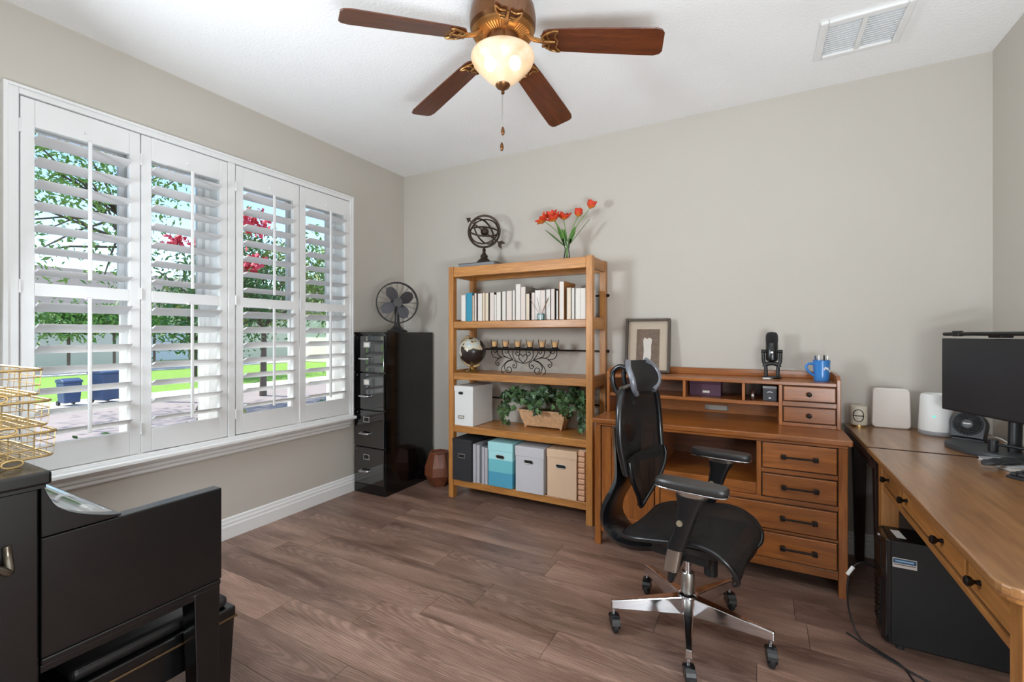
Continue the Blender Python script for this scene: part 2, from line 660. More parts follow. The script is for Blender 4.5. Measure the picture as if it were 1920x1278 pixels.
# ------------------------------------------------------------------ windows in the left wall
def window(n, y0, y1, mull):
    z0, z1 = HZ
    root = structure(MB().frame('x', -.2, -.125, (y0, y1, z0, z1), (.028, .028, .03, .03)).build('window_%d' % n, M_vinyl, bevel=.003))
    MB().box(-.2, -.11, mull - .036, mull + .036, z0 + .03, z1 - .03).build('mullion', M_vinyl, root, bevel=.003)
    for a, b_ in ((y0 + .028, mull - .036), (mull + .036, y1 - .028)):
        MB().frame('x', -.155, -.13, (a, b_, z0 + .03, 1.49), .03).build('lower_sash', M_vinyl, root, bevel=.003)
        MB().frame('x', -.19, -.16, (a, b_, 1.455, z1 - .03), .026).build('upper_sash', M_vinyl, root, bevel=.003)
        MB().box(-.146, -.141, a + .03, b_ - .03, z0 + .06, 1.46).build('pane', M_glass, root)
        MB().box(-.177, -.172, a + .026, b_ - .026, 1.481, z1 - .056).build('pane', M_glass, root)
    # drywall return lined with white board
    m = MB().box(-.124, -.0, y0, y0 + .006, z0, z1).box(-.124, 0, y1 - .006, y1, z0, z1)
    m.box(-.124, 0, y0, y1, z1 - .006, z1).box(-.124, 0, y0, y1, z0, z0 + .006)
    m.build('jamb_liner', M_trim, root)
    return root


window(1, HA[0], HA[1], -2.035)
window(2, HB[0], HB[1], -1.02)

# shutter frame around both windows, with the post between them and the ledge below
tf = structure(MB().frame('x', 0.0005, .055, (-2.585, -.655, .62, 2.372), (.05, .03, .02, .04)).build('trim_1', M_shut, bevel=.004))
MB().frame('x', .055, .062, (-2.585, -.655, .62, 2.372), (.016, .012, .012, .014)).build('frame_bead', M_shut, tf, bevel=.002)
MB().box(.0005, .05, -1.632, -1.59, .64, 2.332).build('centre_post', M_shut, tf, bevel=.003)
MB().box(.0005, .012, -1.645, -1.575, .66, 2.31).build('centre_post_backing', M_shut, tf)
led = structure(MB().box(.0005, .082, -2.60, -.64, .597, .62).build('trim_2', M_trim, bevel=.006, seg=3))
MB().prism([(0.0005, .525), (.016, .525), (.022, .532), (.022, .545), (.034, .556), (.034, .572), (.052, .582), (.058, .597), (.0005, .597)],
           'y', -2.58, -.66).build('apron_moulding', M_trim, led)


def louver(width):
    prof = []
    for k in range(14):
        a = 2 * PI * k / 14
        prof.append((.057 * math.cos(a), .0058 * math.sin(a) * (1.0 if abs(math.cos(a)) < .98 else .6)))
    return MB().prism(prof, 'y', -width / 2, width / 2)


def shutter():
    root = thing('shutter_panel', '', 'shutter', (.032, -2.307, .645), group='plantation shutter panels over the windows')
    hw = .2225
    for s in (-1, 1):
        MB().box(-.0145, .0145, min(s * hw, s * .176), max(s * hw, s * .176), 0, 1.683).build('stile', M_shut, root, bevel=.003, local=True)
    MB().box(-.0145, .0145, -.176, .176, 0, .122).build('bottom_rail', M_shut, root, bevel=.002, local=True)
    MB().box(-.0145, .0145, -.176, .176, .799, .859).build('middle_rail', M_shut, root, bevel=.002, local=True)
    MB().box(-.0145, .0145, -.176, .176, 1.56, 1.683).build('top_rail', M_shut, root, bevel=.002, local=True)
    lv = None
    for z0, z1, tilt in ((.122, .799, 20), (.859, 1.56, 10)):
        p = (z1 - z0) / 7
        for i in range(7):
            z = z0 + p * (i + .5)
            if lv is None:
                lv = louver(.349).build('louver', M_shut, root, smooth=35, local=True)
                lv.location = (0, 0, z)
                lv.rotation_euler = (0, -R(tilt), 0)
            else:
                dup(lv, (0, 0, z), (0, -R(tilt), 0))
        a = R(tilt)
        xr, zr = .057 * math.cos(a) + .009, .057 * math.sin(a)
        MB().box(xr - .006, xr + .006, -.0075, .0075, z0 + p * .5 + zr - .035, z1 - p * .5 + zr + .03).build('tilt_rod', M_shut, root, bevel=.003, local=True)
    MB().lathe((.0145, 0, 1.60), [(.006, 0), (.005, .004), (.007, .008), (.005, .011), (0.001, .012)], 12,
               Matrix.Rotation(R(90), 3, 'Y')).build('catch', M_shut, root, smooth=40, local=True)
    MB().lathe((.0145, 0, .80), [(.006, 0), (.005, .004), (.007, .008), (.005, .011), (0.001, .012)], 12,
               Matrix.Rotation(R(90), 3, 'Y')).build('catch', M_shut, root, smooth=40, local=True)
    for z in (.13, .84, 1.55):
        MB().cyl((.018, -hw - .002, z - .03), (.018, -hw - .002, z + .03), .005, n=8).build('hinge', M_shut, root, smooth=40, local=True)
    return root


sh = shutter()
SHL = ['leftmost white louvered shutter panel, nearest the wire baskets', 'second white louvered shutter panel from the left',
       'third white louvered shutter panel from the left', 'rightmost white louvered shutter panel, beside the black filing cabinet']
for i, yc in enumerate((-2.307, -1.857, -1.361, -.909)):
    o = sh if i == 0 else copy_tree(sh)
    o.location = (.032, yc, .645)
    o['label'] = SHL[i]

# ------------------------------------------------------------------ outdoors, beyond the left wall
GZ = -.30
M_grass = plain('lawn_grass', srgb(118, 158, 52), .9, var=.35, scale=9, bump=.8, bscale=60)
M_conc = plain('sidewalk_concrete', srgb(200, 192, 184), .9, var=.08, scale=3, bump=.2)
M_street = plain('street_pavement', srgb(150, 138, 136), .9, var=.12, scale=2, bump=.3)
M_mulch = plain('mulch', srgb(92, 78, 68), .95, var=.5, scale=30, bump=.9)
M_stucco = plain('pale_stucco', srgb(226, 219, 206), .9, var=.04, scale=5, bump=.2)
structure(MB().box(-120, -.2, -60, 90, GZ - .5, GZ - .02).build('ground_outside', M_grass))
structure(MB().box(-2.1, -.2, -8, 12, GZ - .02, GZ + .03).build('planting_bed', M_mulch))
structure(MB().box(-9.6, -2.1, -40, 60, GZ - .02, GZ).build('street', M_street))
structure(MB().box(-11.0, -9.6, -40, 60, GZ - .02, GZ + .06).build('sidewalk', M_conc))
structure(MB().box(-27, -20.5, -2, 14, GZ - .02, GZ + .015).build('driveway_opposite', M_conc))

M_leafA = plain('leaf_green', srgb(112, 150, 74), .6, var=.45, scale=3)
M_leafB = plain('leaf_dark_green', srgb(72, 112, 60), .6, var=.45, scale=3)
M_leafC = plain('leaf_olive', srgb(122, 140, 70), .6, var=.4, scale=3)
M_bark = plain('bark', srgb(96, 84, 74), .9, var=.25, scale=20, bump=.7)
M_pink = plain('crape_blossom', srgb(214, 70, 92), .7, var=.3, scale=8)
M_coral = plain('coral_blossom', srgb(222, 120, 92), .7, var=.3, scale=8)


def leaf_cloud(center, rad, n, size, squash=(1, 1, 1), clumps=10, spread=.38):
    """leaves as small folded blades gathered in clumps"""
    m = MB()
    c = Vector(center)
    cl = []
    for _ in range(clumps):
        d = Vector((random.gauss(0, 1), random.gauss(0, 1), random.gauss(0, 1))).normalized() * (random.random() ** .5)
        cl.append(c + Vector((d.x * rad * squash[0], d.y * rad * squash[1], d.z * rad * squash[2])))
    for _ in range(n):
        q = random.choice(cl)
        p = q + Vector((random.gauss(0, 1), random.gauss(0, 1), random.gauss(0, .8))) * rad * spread
        e = Euler((random.uniform(-1.2, 1.2), random.uniform(-1.2, 1.2), random.uniform(0, 6.3))).to_matrix()
        s = size * random.uniform(.6, 1.3)
        vs = [p + e @ Vector(t) for t in ((-s, 0, 0), (0, -s * .38, s * .1), (s, 0, 0), (0, s * .38, s * .1))]
        m.add(vs, [(0, 1, 2), (0, 2, 3)])
    return m, cl


def tree(name, label, base, crown, rad, n, leaf, size, squash=(1, 1, .8), trunk=.1, blossom=None, clumps=14, lean=(0, 0), spread=.3, group='street trees', straight=False):
    t = thing(name, label, 'tree', base, group=group)
    m, cl = leaf_cloud(crown, rad, n, size, squash, clumps, spread)
    b = Vector(base)
    top = Vector(crown) - Vector((0, 0, rad * squash[2] * .7))
    if straight:
        top = Vector((b.x, b.y, crown[2]))
    tr = MB().tube(catmull([b, b.lerp(top, .5) + Vector((lean[0], lean[1], 0)), top], 5), [trunk * (1 - .5 * i / 10) for i in range(11)], 8)
    tr.build('trunk', M_bark, t, smooth=50)
    br = MB()
    for q in cl:
        st = b.lerp(top, random.uniform(.75, 1.0))
        br.tube([st, st.lerp(q, .5) + Vector((0, 0, .1)), q], [trunk * .38, trunk * .26, trunk * .12], 5)
    br.build('branches', M_bark, t, smooth=50)
    m.build('foliage', leaf, t, kind='stuff')
    if blossom:
        bm_ = MB()
        for (q, rr, k) in blossom[1]:
            for _ in range(k):
                p = Vector(q) + Vector((random.gauss(0, rr), random.gauss(0, rr), random.gauss(0, rr)))
                e = Euler((random.uniform(0, 6), random.uniform(0, 6), 0)).to_matrix()
                s = .035
                bm_.add([p + e @ Vector(v) for v in ((-s, -s, 0), (s, -s, .01), (s, s, 0), (-s, s, .01))], [(0, 1, 2, 3)])
        bm_.build('blossoms', blossom[0], t, kind='stuff')
    return t


# broad street tree seen through the first panel
tree('street_tree', 'tall open street tree seen through the leftmost shutter', (-10.3, 1.83, GZ), (-10.2, .6, 4.5), 2.7, 3400, M_leafA, .075,
     (1, 1.15, .9), .085, clumps=34, spread=.17, straight=True)
# crape myrtle with pink blossom, seen through the second and third panels
_bl = [((-6.55, 1.18, 3.0), .07, 60), ((-6.45, 1.50, 2.98), .06, 60), ((-6.45, 1.58, 2.72), .06, 40), ((-5.0, 1.58, 3.28), .09, 70), ((-5.0, 1.78, 3.22), .08, 60),
       ((-5.0, 1.62, 2.52), .09, 80), ((-6.0, 1.5, 1.65), .07, 50)]
tree('crape_myrtle', 'pink-flowering crape myrtle seen through the middle shutters', (-7.3, 1.95, GZ), (-6.0, 1.75, 2.15), 1.1, 2400, M_leafB, .06,
     (1, 1.1, 1.0), .06, (M_pink, _bl), 22, (.1, .1), .24)
tree('yard_tree', 'dense green tree seen through the third shutter', (-8.3, 4.0, GZ), (-8.1, 3.9, 2.75), 1.4, 3800, M_leafC, .075, (1, 1.1, .85), .09, None, 26, (0, 0), .26)
tree('yard_tree', 'dense green tree seen through the rightmost shutter', (-8.9, 7.0, GZ), (-8.7, 6.8, 2.85), 1.6, 3800, M_leafA, .09, (1, 1.1, .85), .1, None, 26, (0, 0), .26)
tree('yard_tree', 'low dark tree across the street behind the crape myrtle', (-15.5, 6.0, GZ), (-15.4, 6.0, 1.9), 2.0, 3600, M_leafB, .10, (1, 1.6, .6), .1, None, 24, (0, 0), .26)
# far hedge and house across the street
t = thing('hedge', 'long clipped green hedge in front of the house opposite', 'hedge', (-23.5, 4, GZ))
m, _ = leaf_cloud((-23.5, 4.5, 1.75), 1.0, 9000, .13, (.5, 9.0, .55), 60, .34)
m.build('foliage', M_leafA, t, kind='stuff')
m = MB()
for k in range(10):
    m.cyl((-23.5, -3 + k * 1.6, GZ), (-23.5, -3 + k * 1.6, 1.4), .06, n=6)
m.build('stems', M_bark, t)
h = thing('house_opposite', 'pale stucco house with grey roof across the street', 'house', (-32, 6, GZ))
MB().box(-38, -28, -6, 20, GZ, 2.7).build('wall', M_stucco, h)
MB().prism([(-39, 2.7), (-27.2, 2.7), (-33, 5.2)], 'y', -6.6, 20.6).build('roof', plain('roof_shingle', srgb(120, 112, 106), .9, var=.2, scale=4), h)
M_garage = plain('garage_door_white', srgb(215, 220, 230), .6)
for k in range(4):
    MB().box(-27.98, -27.94, 8.6, 13.4, GZ + .05 + k * .56, GZ + .58 + k * .56).build('garage_panel', M_garage, h, bevel=.02)
for y in (-3.5, 1.5):
    wf = MB().frame('x', -28.02, -27.94, (y, y + 1.8, .7, 2.1), .1).build('window', M_vinyl, h)
    MB().box(-28.01, -27.97, y + .1, y + 1.7, .8, 2.0).build('pane', plain('far_pane', srgb(90, 105, 115), .15), wf)
# garage and side wall of the neighbour, seen through the right panel
h = thing('neighbour_garage', 'white panelled garage seen low through the rightmost shutter', 'garage', (-17.5, 19, GZ))
MB().box(-22, -16, 14.5, 23, GZ, 2.5).build('wall', M_stucco, h)
MB().prism([(-23, 2.5), (-15.4, 2.5), (-19, 4.2)], 'y', 14, 23.5).build('roof', MATS['roof_shingle'], h)
for k in range(5):
    MB().box(-15.99, -15.95, 15.2, 20.2, GZ + .05 + k * .45, GZ + .47 + k * .45).build('garage_panel', M_garage, h, bevel=.02)
# recycling bins at the kerb
M_binb = plain('bin_blue', srgb(58, 80, 118), .5, var=.05)


def bin_(loc, s, label, rz):
    t = thing('recycling_bin', label, 'bin', loc, rz, group='blue bins at the kerb')
    a, b_, hh = .27 * s, .32 * s, .98 * s
    MB().hexa([(-a, -a, .06), (a, -a, .06), (a, a, .06), (-a, a, .06)], [(-b_, -b_, hh), (b_, -b_, hh), (b_, b_, hh), (-b_, b_, hh)]).build('body', M_binb, t, bevel=.02, local=True)
    MB().prism([(-b_ * 1.08, hh), (b_ * 1.08, hh), (b_ * 1.02, hh + .04), (0, hh + .09), (-b_ * 1.08, hh + .06)], 'y', -b_ * 1.05, b_ * 1.05).build('lid', M_binb, t, bevel=.01, local=True)
    for sg in (-1, 1):
        MB().cyl((-a, sg * a * .8, .1 * s), (-a, sg * a * 1.08, .1 * s), .1 * s, n=16).build('wheel', M_rubber, t, smooth=40, local=True)
    MB().cyl((-b_ * 1.15, -b_ * .8, hh - .06), (-b_ * 1.15, b_ * .8, hh - .06), .016, n=8).build('handle', M_binb, t, smooth=40, local=True)


bin_((-9.95, 1.38, GZ + .06), .66, 'large blue wheeled recycling bin at the kerb', .3)
bin_((-10.05, .80, GZ + .06), .50, 'smaller blue bin left of the large recycling bin', .1)
# low shrubs right under the windows
for k, (y, rr) in enumerate(((-2.7, .20), (-1.9, .21), (-1.1, .20), (-.3, .19))):
    t = thing('low_shrub', '%s low shrub from the left under the window' % ORD[k], 'shrub', (-.95, y, GZ + .03), group='low shrubs under the windows')
    m, cl = leaf_cloud((-.95, y, .38), rr, 900, .028, (1, 1.25, 1.2), 18, .22)
    m.build('foliage', M_leafB if k % 2 else M_leafC, t, kind='stuff')
    s_ = MB()
    for q in cl[:8]:
        s_.tube([(-.95, y, GZ + .03), q], [.012, .005], 5)
    s_.build('stems', M_bark, t)
# ------------------------------------------------------------------ upright piano and bench, left foreground
pn = thing('upright_piano', 'black lacquered upright piano seen from its end, under the wire baskets', 'piano', (.78, -2.95, 0))
MB().box(.115, 1.495, -3.30, -2.872, 0, .925).build('body', M_blackgloss, pn, bevel=.004)
MB().box(.10, 1.512, -3.31, -2.855, .933, .963).build('lid', M_blackgloss, pn, bevel=.006, seg=3)
MB().box(.11, 1.503, -3.30, -2.863, .925, .933).build('lid_moulding', M_blackgloss, pn)
MB().box(1.458, 1.50, -2.870, -2.478, .54, .811).build('key_cheek', M_blackgloss, pn, bevel=.003)
MB().box(.115, .155, -2.870, -2.478, .54, .622).build('key_cheek', M_blackgloss, pn, bevel=.003)
curve = catmull([(-2.723, .818, 0), (-2.75, .824, 0), (-2.804, .846, 0), (-2.841, .873, 0), (-2.858, .905, 0), (-2.866, .93, 0)], 5)
poly = [(-2.870, .813), (-2.723, .813)] + [(p.x, p.y) for p in curve] + [(-2.870, .93)]
for a, b_ in ((1.458, 1.50), (.115, .155)):
    MB().prism(poly, 'x', a, b_).build('scroll_cheek', M_blackgloss, pn, bevel=.002)
c2 = [(p.x + .002, p.y - .004) for p in curve]
MB().prism([(-2.870, .64), (-2.728, .64)] + c2 + [(-2.870, .92)], 'x', .156, 1.457).build('fallboard', plain('fallboard_lacquer', srgb(30, 30, 33), .05, coat=1.), pn, smooth=30)
MB().box(.156, 1.457, -2.728, -2.485, .545, .622).build('keybed', M_blackgloss, pn, bevel=.003)
MB().box(.115, 1.50, -2.870, -2.480, .522, .539).build('keybed_moulding', M_blackgloss, pn, bevel=.004)
MB().box(1.452, 1.494, -2.870, -2.485, .505, .522).build('arm_bracket', M_blackgloss, pn, bevel=.002)
for x0 in (1.425, .12):
    MB().hexa([(x0 + .008, -2.535, 0), (x0 + .062, -2.535, 0), (x0 + .062, -2.485, 0), (x0 + .008, -2.485, 0)],
              [(x0, -2.552, .522), (x0 + .07, -2.552, .522), (x0 + .07, -2.480, .522), (x0, -2.480, .522)]).build('leg', M_blackgloss, pn, bevel=.003)
    MB().box(x0 + .005, x0 + .065, -2.87, -2.48, 0, .05).build('toe_block', M_blackgloss, pn, bevel=.004)
# curved lifting handle on the end of the piano
hp = catmull([(1.496, -3.02, .805), (1.52, -3.0, .80), (1.527, -2.965, .795), (1.526, -2.94, .778), (1.52, -2.925, .765), (1.5, -2.922, .79), (1.496, -2.923, .815)], 5)
MB().tube(hp, .008, 8).build('handle', plain('antique_pewter', srgb(120, 112, 100), .3, .9, var=.2), pn, smooth=50, label='curved pewter handle')

bn = thing('piano_bench', 'low black piano bench with a padded seat tucked under the keyboard', 'bench', (.95, -2.6, 0))
MB().box(.52, 1.40, -2.80, -2.377, .345, .378).build('seat_frame', M_blackgloss, bn, bevel=.006)
MB().box(.54, 1.385, -2.785, -2.392, .378, .415).build('cushion', plain('black_vinyl', srgb(26, 25, 26), .4, bump=.2, scale=60), bn, bevel=.016, seg=4)
MB().box(.535, 1.388, -2.79, -2.387, .25, .345).build('apron', M_blackgloss, bn, bevel=.003)
for x0 in (.525, 1.335):
    for y0 in (-2.795, -2.442):
        MB().hexa([(x0 + .01, y0 + .01, 0), (x0 + .048, y0 + .01, 0), (x0 + .048, y0 + .048, 0), (x0 + .01, y0 + .048, 0)],
                  [(x0, y0, .345), (x0 + .062, y0, .345), (x0 + .062, y0 + .062, .345), (x0, y0 + .062, .345)]).build('leg', M_blackgloss, bn, bevel=.003)
MB().tube([(.60, -2.377, .345), (1.40, -2.377, .345), (1.40, -2.80, .345)], .004, 6).build('gold_edge', plain('worn_edge', srgb(96, 74, 50), .4, .5), bn)

# three stacked wire baskets on the piano
M_gold = plain('gold_wire', srgb(186, 158, 108), .35, .8, var=.25, scale=30)
for i, (z0, y1, lab) in enumerate(((.9745, -2.815, 'bottom gold wire basket of the stack on the piano'),
                                   (1.0495, -2.825, 'middle gold wire basket of the stack on the piano'),
                                   (1.1245, -2.84, 'topmost gold wire basket of the stack on the piano'))):
    x0, x1, y0, hh = 1.09, 1.415, y1 - .30, .062
    t = thing('wire_basket', lab, 'basket', ((x0 + x1) / 2, (y0 + y1) / 2, z0), group='stacked wire baskets')

    def loop(z, ins, r):
        return [(x0 + ins, y0 + ins, z), (x1 - ins, y0 + ins, z), (x1 - ins, y1 - ins, z), (x0 + ins, y1 - ins, z)]

    def rounded(pts, rr=.025):
        out = []
        n = len(pts)
        for k in range(n):
            p, a, b_ = Vector(pts[k]), Vector(pts[k - 1]), Vector(pts[(k + 1) % n])
            d1, d2 = (a - p).normalized(), (b_ - p).normalized()
            for s in (0, .25, .5, .75, 1):
                out.append((p + d1 * rr * (1 - s) ** 2 + d2 * rr * s ** 2))
        return out
    MB().tube(rounded(loop(z0 + hh, 0, 0)), .0032, 8, closed=True).build('rim', M_gold, t, smooth=50)
    MB().tube(rounded(loop(z0 + .004, .006, 0)), .0028, 8, closed=True).build('base_rim', M_gold, t, smooth=50)
    g = MB()
    for k in range(1, 14):
        yy = y0 + (y1 - y0) * k / 14
        if k % 2 == 0:
            g.tube([(x0, yy, z0 + hh), (x0 + .004, yy, z0 + .004), (x1 - .004, yy, z0 + .004), (x1, yy, z0 + hh)], .0013, 5)
        else:
            g.tube([(x0 + .004, yy, z0 + .004), (x1 - .004, yy, z0 + .004)], .0013, 5)
    for k in range(1, 15):
        xx = x0 + (x1 - x0) * k / 15
        if k % 2 == 0:
            g.tube([(xx, y0, z0 + hh), (xx, y0 + .004, z0 + .004), (xx, y1 - .004, z0 + .004), (xx, y1, z0 + hh)], .0013, 5)
        else:
            g.tube([(xx, y0 + .004, z0 + .004), (xx, y1 - .004, z0 + .004)], .0013, 5)
    for zz in (.025, .044):
        g.tube(rounded(loop(z0 + zz, .002, 0)), .0013, 5, closed=True)
    g.build('wire_grid', M_gold, t, kind='stuff')
    for yy in (y0 + .09, y1 - .08):
        MB().tube([(x1 + .001, yy + .018 * math.cos(2 * PI * k / 12), z0 - .001 + .009 * math.sin(2 * PI * k / 12)) for k in range(12)], .0026, 6, closed=True).build('stacking_loop', M_gold, t, smooth=50)
    if i == 0:
        MB().box(1.412, 1.416, -2.995, -2.955, 1.005, 1.035).build('label_holder', M_gold, t, label='small dark label in a gold holder')
        MB().box(1.4161, 1.4168, -2.990, -2.960, 1.009, 1.031).build('label_card', M_black, t)

# ------------------------------------------------------------------ filing cabinet and table fan
fc = thing('filing_cabinet', 'tall glossy black four-drawer filing cabinet in the corner', 'cabinet', (.19, -.32, 0))
MB().box(.022, .357, -.607, -.022, 0, 1.290).build('body', M_steel, fc, bevel=.004)
MB().box(.022, .357, -.620, -.607, 1.272, 1.290).build('top_lip', M_steel, fc, bevel=.002)
MB().box(.024, .355, -.616, -.607, .004, .074).build('kick_plate', M_steel, fc, bevel=.003)
M_plate = plain('label_plate', srgb(205, 205, 205), .25, .9)
for k in range(4):
    z0 = .079 + .2975 * k
    d = MB().box(.030, .349, -.622, -.608, z0, z0 + .289).build('drawer', M_drw, fc, bevel=.005, seg=3)
    MB().frame('y', -.628, -.621, (.137, .202, z0 + .196, z0 + .240), (.007, .007, .007, .007)).build('label_holder', M_plate, d, bevel=.001)
    MB().box(.144, .195, -.6235, -.6215, z0 + .203, z0 + .233).build('label_card', M_black if k < 2 else M_paper, d)
    MB().tube([(.098, -.621, z0 + .104), (.100, -.642, z0 + .106), (.115, -.65, z0 + .107), (.185, -.65, z0 + .107), (.200, -.642, z0 + .106), (.202, -.621, z0 + .104)], .0065, 8, flat=1.2).build('handle', M_chrome, d, smooth=50)
    MB().cyl((.06, -.6215, z0 + .27), (.06, -.626, z0 + .27), .005, n=10).build('thumb_latch', M_chrome, d, smooth=40)

ft = thing('table_fan', 'vintage dark bronze table fan on the filing cabinet', 'fan', (.258, -.372, 1.2905), rotz=R(48))
M_fan = plain('fan_gunmetal', srgb(62, 60, 60), .4, .6, var=.1)
M_blade = plain('fan_blade_grey', srgb(92, 90, 94), .4, .5, var=.08)
# local frame: the fan blows along -y
MB().lathe((0, 0, 0), [(.082, 0), (.085, .008), (.08, .014), (.062, .022), (.045, .034), (.03, .05), (.022, .07), (.019, .09), (.018, .12)], 28).build('base', M_fan, ft, smooth=40, local=True)
MB().tube([(0, .01, .10), (0, .02, .16), (0, .03, .20)], [.017, .02, .022], 12).build('neck', M_fan, ft, smooth=50, local=True)
RX = Matrix.Rotation(R(90), 3, 'X')
fc0 = Vector((0, 0, .245))
MB().lathe(fc0 + Vector((0, .02, 0)), [(.03, -.0), (.048, -.015), (.052, -.05), (.045, -.085), (.02, -.105), (.002, -.108)], 20, RX).build('motor', M_fan, ft, smooth=40, local=True)
MB().lathe(fc0 + Vector((0, -.03, 0)), [(.03, -.02), (.032, 0), (.027, .014), (.012, .02), (.001, .021)], 20, RX).build('hub', M_blade, ft, smooth=40, local=True)
for k in range(4):
    a0 = R(30 + 90 * k)
    m = MB()
    rows = []
    for i in range(7):
        r_ = .025 + .12 * i / 6
        wdt = [.020, .034, .043, .047, .045, .036, .015][i]
        rows.append([(r_, s * wdt, -s * wdt * .45) for s in (-1, -.33, .33, 1)])
    A = Matrix.Rotation(-a0, 3, 'Y')
    top = [[fc0 + A @ Vector((p[0], -.012 + p[2], p[1])) for p in r] for r in rows]
    bot = [[q + Vector((0, .002, 0)) for q in r] for r in top]
    m.rings([t_ + b_[::-1] for t_, b_ in zip(top, bot)])
    m.build('blade', M_blade, ft, smooth=50, local=True)
MB().tube([fc0 + Vector((.168 * math.cos(2 * PI * k / 40), -.022, .168 * math.sin(2 * PI * k / 40))) for k in range(40)], .0055, 8, closed=True).build('guard_ring', M_fan, ft, smooth=50, local=True)
MB().tube([fc0 + Vector((.168 * math.cos(2 * PI * k / 40), .035, .168 * math.sin(2 * PI * k / 40))) for k in range(40)], .004, 6, closed=True).build('guard_ring', M_fan, ft, smooth=50, local=True)
g = MB()
for k in range(20):
    a = 2 * PI * k / 20
    d = Vector((math.cos(a), 0, math.sin(a)))
    g.tube([fc0 + d * .03 + Vector((0, -.06, 0)), fc0 + d * .10 + Vector((0, -.055, 0)), fc0 + d * .168 + Vector((0, -.022, 0)), fc0 + d * .168 + Vector((0, .035, 0)), fc0 + d * .05 + Vector((0, .05, 0))], .0011, 5)
g.build('guard_wires', M_fan, ft, kind='stuff', local=True)
MB().cyl(fc0 + Vector((0, -.066, 0)), fc0 + Vector((0, -.054, 0)), .036, n=24).build('badge', M_fan, ft, smooth=40, local=True)

# faceted wooden pot between cabinet and bookcase
hx = thing('faceted_pot', 'reddish wooden faceted pot on the floor behind the bookcase', 'pot', (.535, -.165, 0))
m = MB()
prof = [(.070, 0), (.122, .095), (.118, .165), (.082, .275)]
m.rings([[(.535 + r_ * math.cos(2 * PI * (k + .5) / 6 + .2), -.165 + r_ * math.sin(2 * PI * (k + .5) / 6 + .2), z) for k in range(6)] for r_, z in prof])
m.build('body', wood('pot_wood', srgb(96, 50, 30), srgb(140, 78, 48), 'z', .5), hx, bevel=.003)
m = MB()
m.lathe((.535, -.165, .272), [(.085, 0), (.085, .012), (.066, .012), (.066, 0)], 6)
m.build('rim', MATS['pot_wood'], hx)

# ------------------------------------------------------------------ bookcase
S_d, S_l = srgb(150, 90, 36), srgb(216, 153, 82)
W_sx = wood('shelf_wood_x', S_d, S_l, 'x', .38, 30, 2.2, contrast=.7)
W_sy = wood('shelf_wood_y', S_d, S_l, 'y', .38, 30, 2.2, contrast=.7)
W_sz = wood('shelf_wood_z', S_d, S_l, 'z', .38, 30, 2.2, contrast=.7)
bk = thing('bookcase', 'tall open oak bookcase with five shelves and metal rods', 'bookcase', (1.36, -.19, 0))
BX0, BX1, BY0, BY1 = .777, 1.948, -.36, -.022
for x0 in (BX0, BX1 - .046):
    for y0 in (BY0, BY1 - .046):
        MB().box(x0, x0 + .046, y0, y0 + .046, 0, 1.798).build('post', W_sz, bk, bevel=.003)
SH = [1.372, .974, .566, .150]
for z in SH:
    s_ = MB().box(BX0 + .02, BX1 - .02, BY0 + .03, BY1 - .012, z - .028, z - .001).build('shelf', W_sx, bk, bevel=.002)
    MB().box(BX0 + .046, BX1 - .046, BY0 + .004, BY0 + .03, z - .052, z).build('front_rail', W_sx, s_, bevel=.003)
    MB().box(BX0 + .046, BX1 - .046, BY1 - .012, BY1, z - .052, z).build('back_rail', W_sx, s_, bevel=.002)
    for x0 in (BX0 + .006, BX1 - .034):
        MB().box(x0, x0 + .028, BY0 + .046, BY1 - .046, z - .066, z + .016).build('side_rail', W_sy, s_, bevel=.003)
tp = MB().box(BX0 + .02, BX1 - .02, BY0 + .02, BY1 - .012, 1.764, 1.789).build('top_board', W_sx, bk, bevel=.002)
MB().box(BX0 + .046, BX1 - .046, BY0 + .004, BY0 + .03, 1.719, 1.792).build('front_rail', W_sx, tp, bevel=.003)
MB().box(BX0 + .046, BX1 - .046, BY1 - .03, BY1 - .004, 1.719, 1.792).build('back_rail', W_sx, tp, bevel=.003)
for x0 in (BX0 + .006, BX1 - .034):
    MB().box(x0, x0 + .028, BY0 + .046, BY1 - .046, 1.719, 1.794).build('side_rail', W_sy, tp, bevel=.003)
for z in (1.552, 1.150, .755, .34):
    MB().tube([(BX0 - .012, -.040, z), (BX0, -.040, z), (BX1, -.040, z), (BX1 + .012, -.040, z)], [.010, .006, .006, .010], 10).build('metal_rod', M_iron, bk, smooth=40)
    for s_, x0 in ((-1, BX0), (1, BX1)):
        MB().sphere((x0 + s_ * .010, -.040, z), .012, 12, 8).build('rod_knob', M_iron, bk, smooth=60)

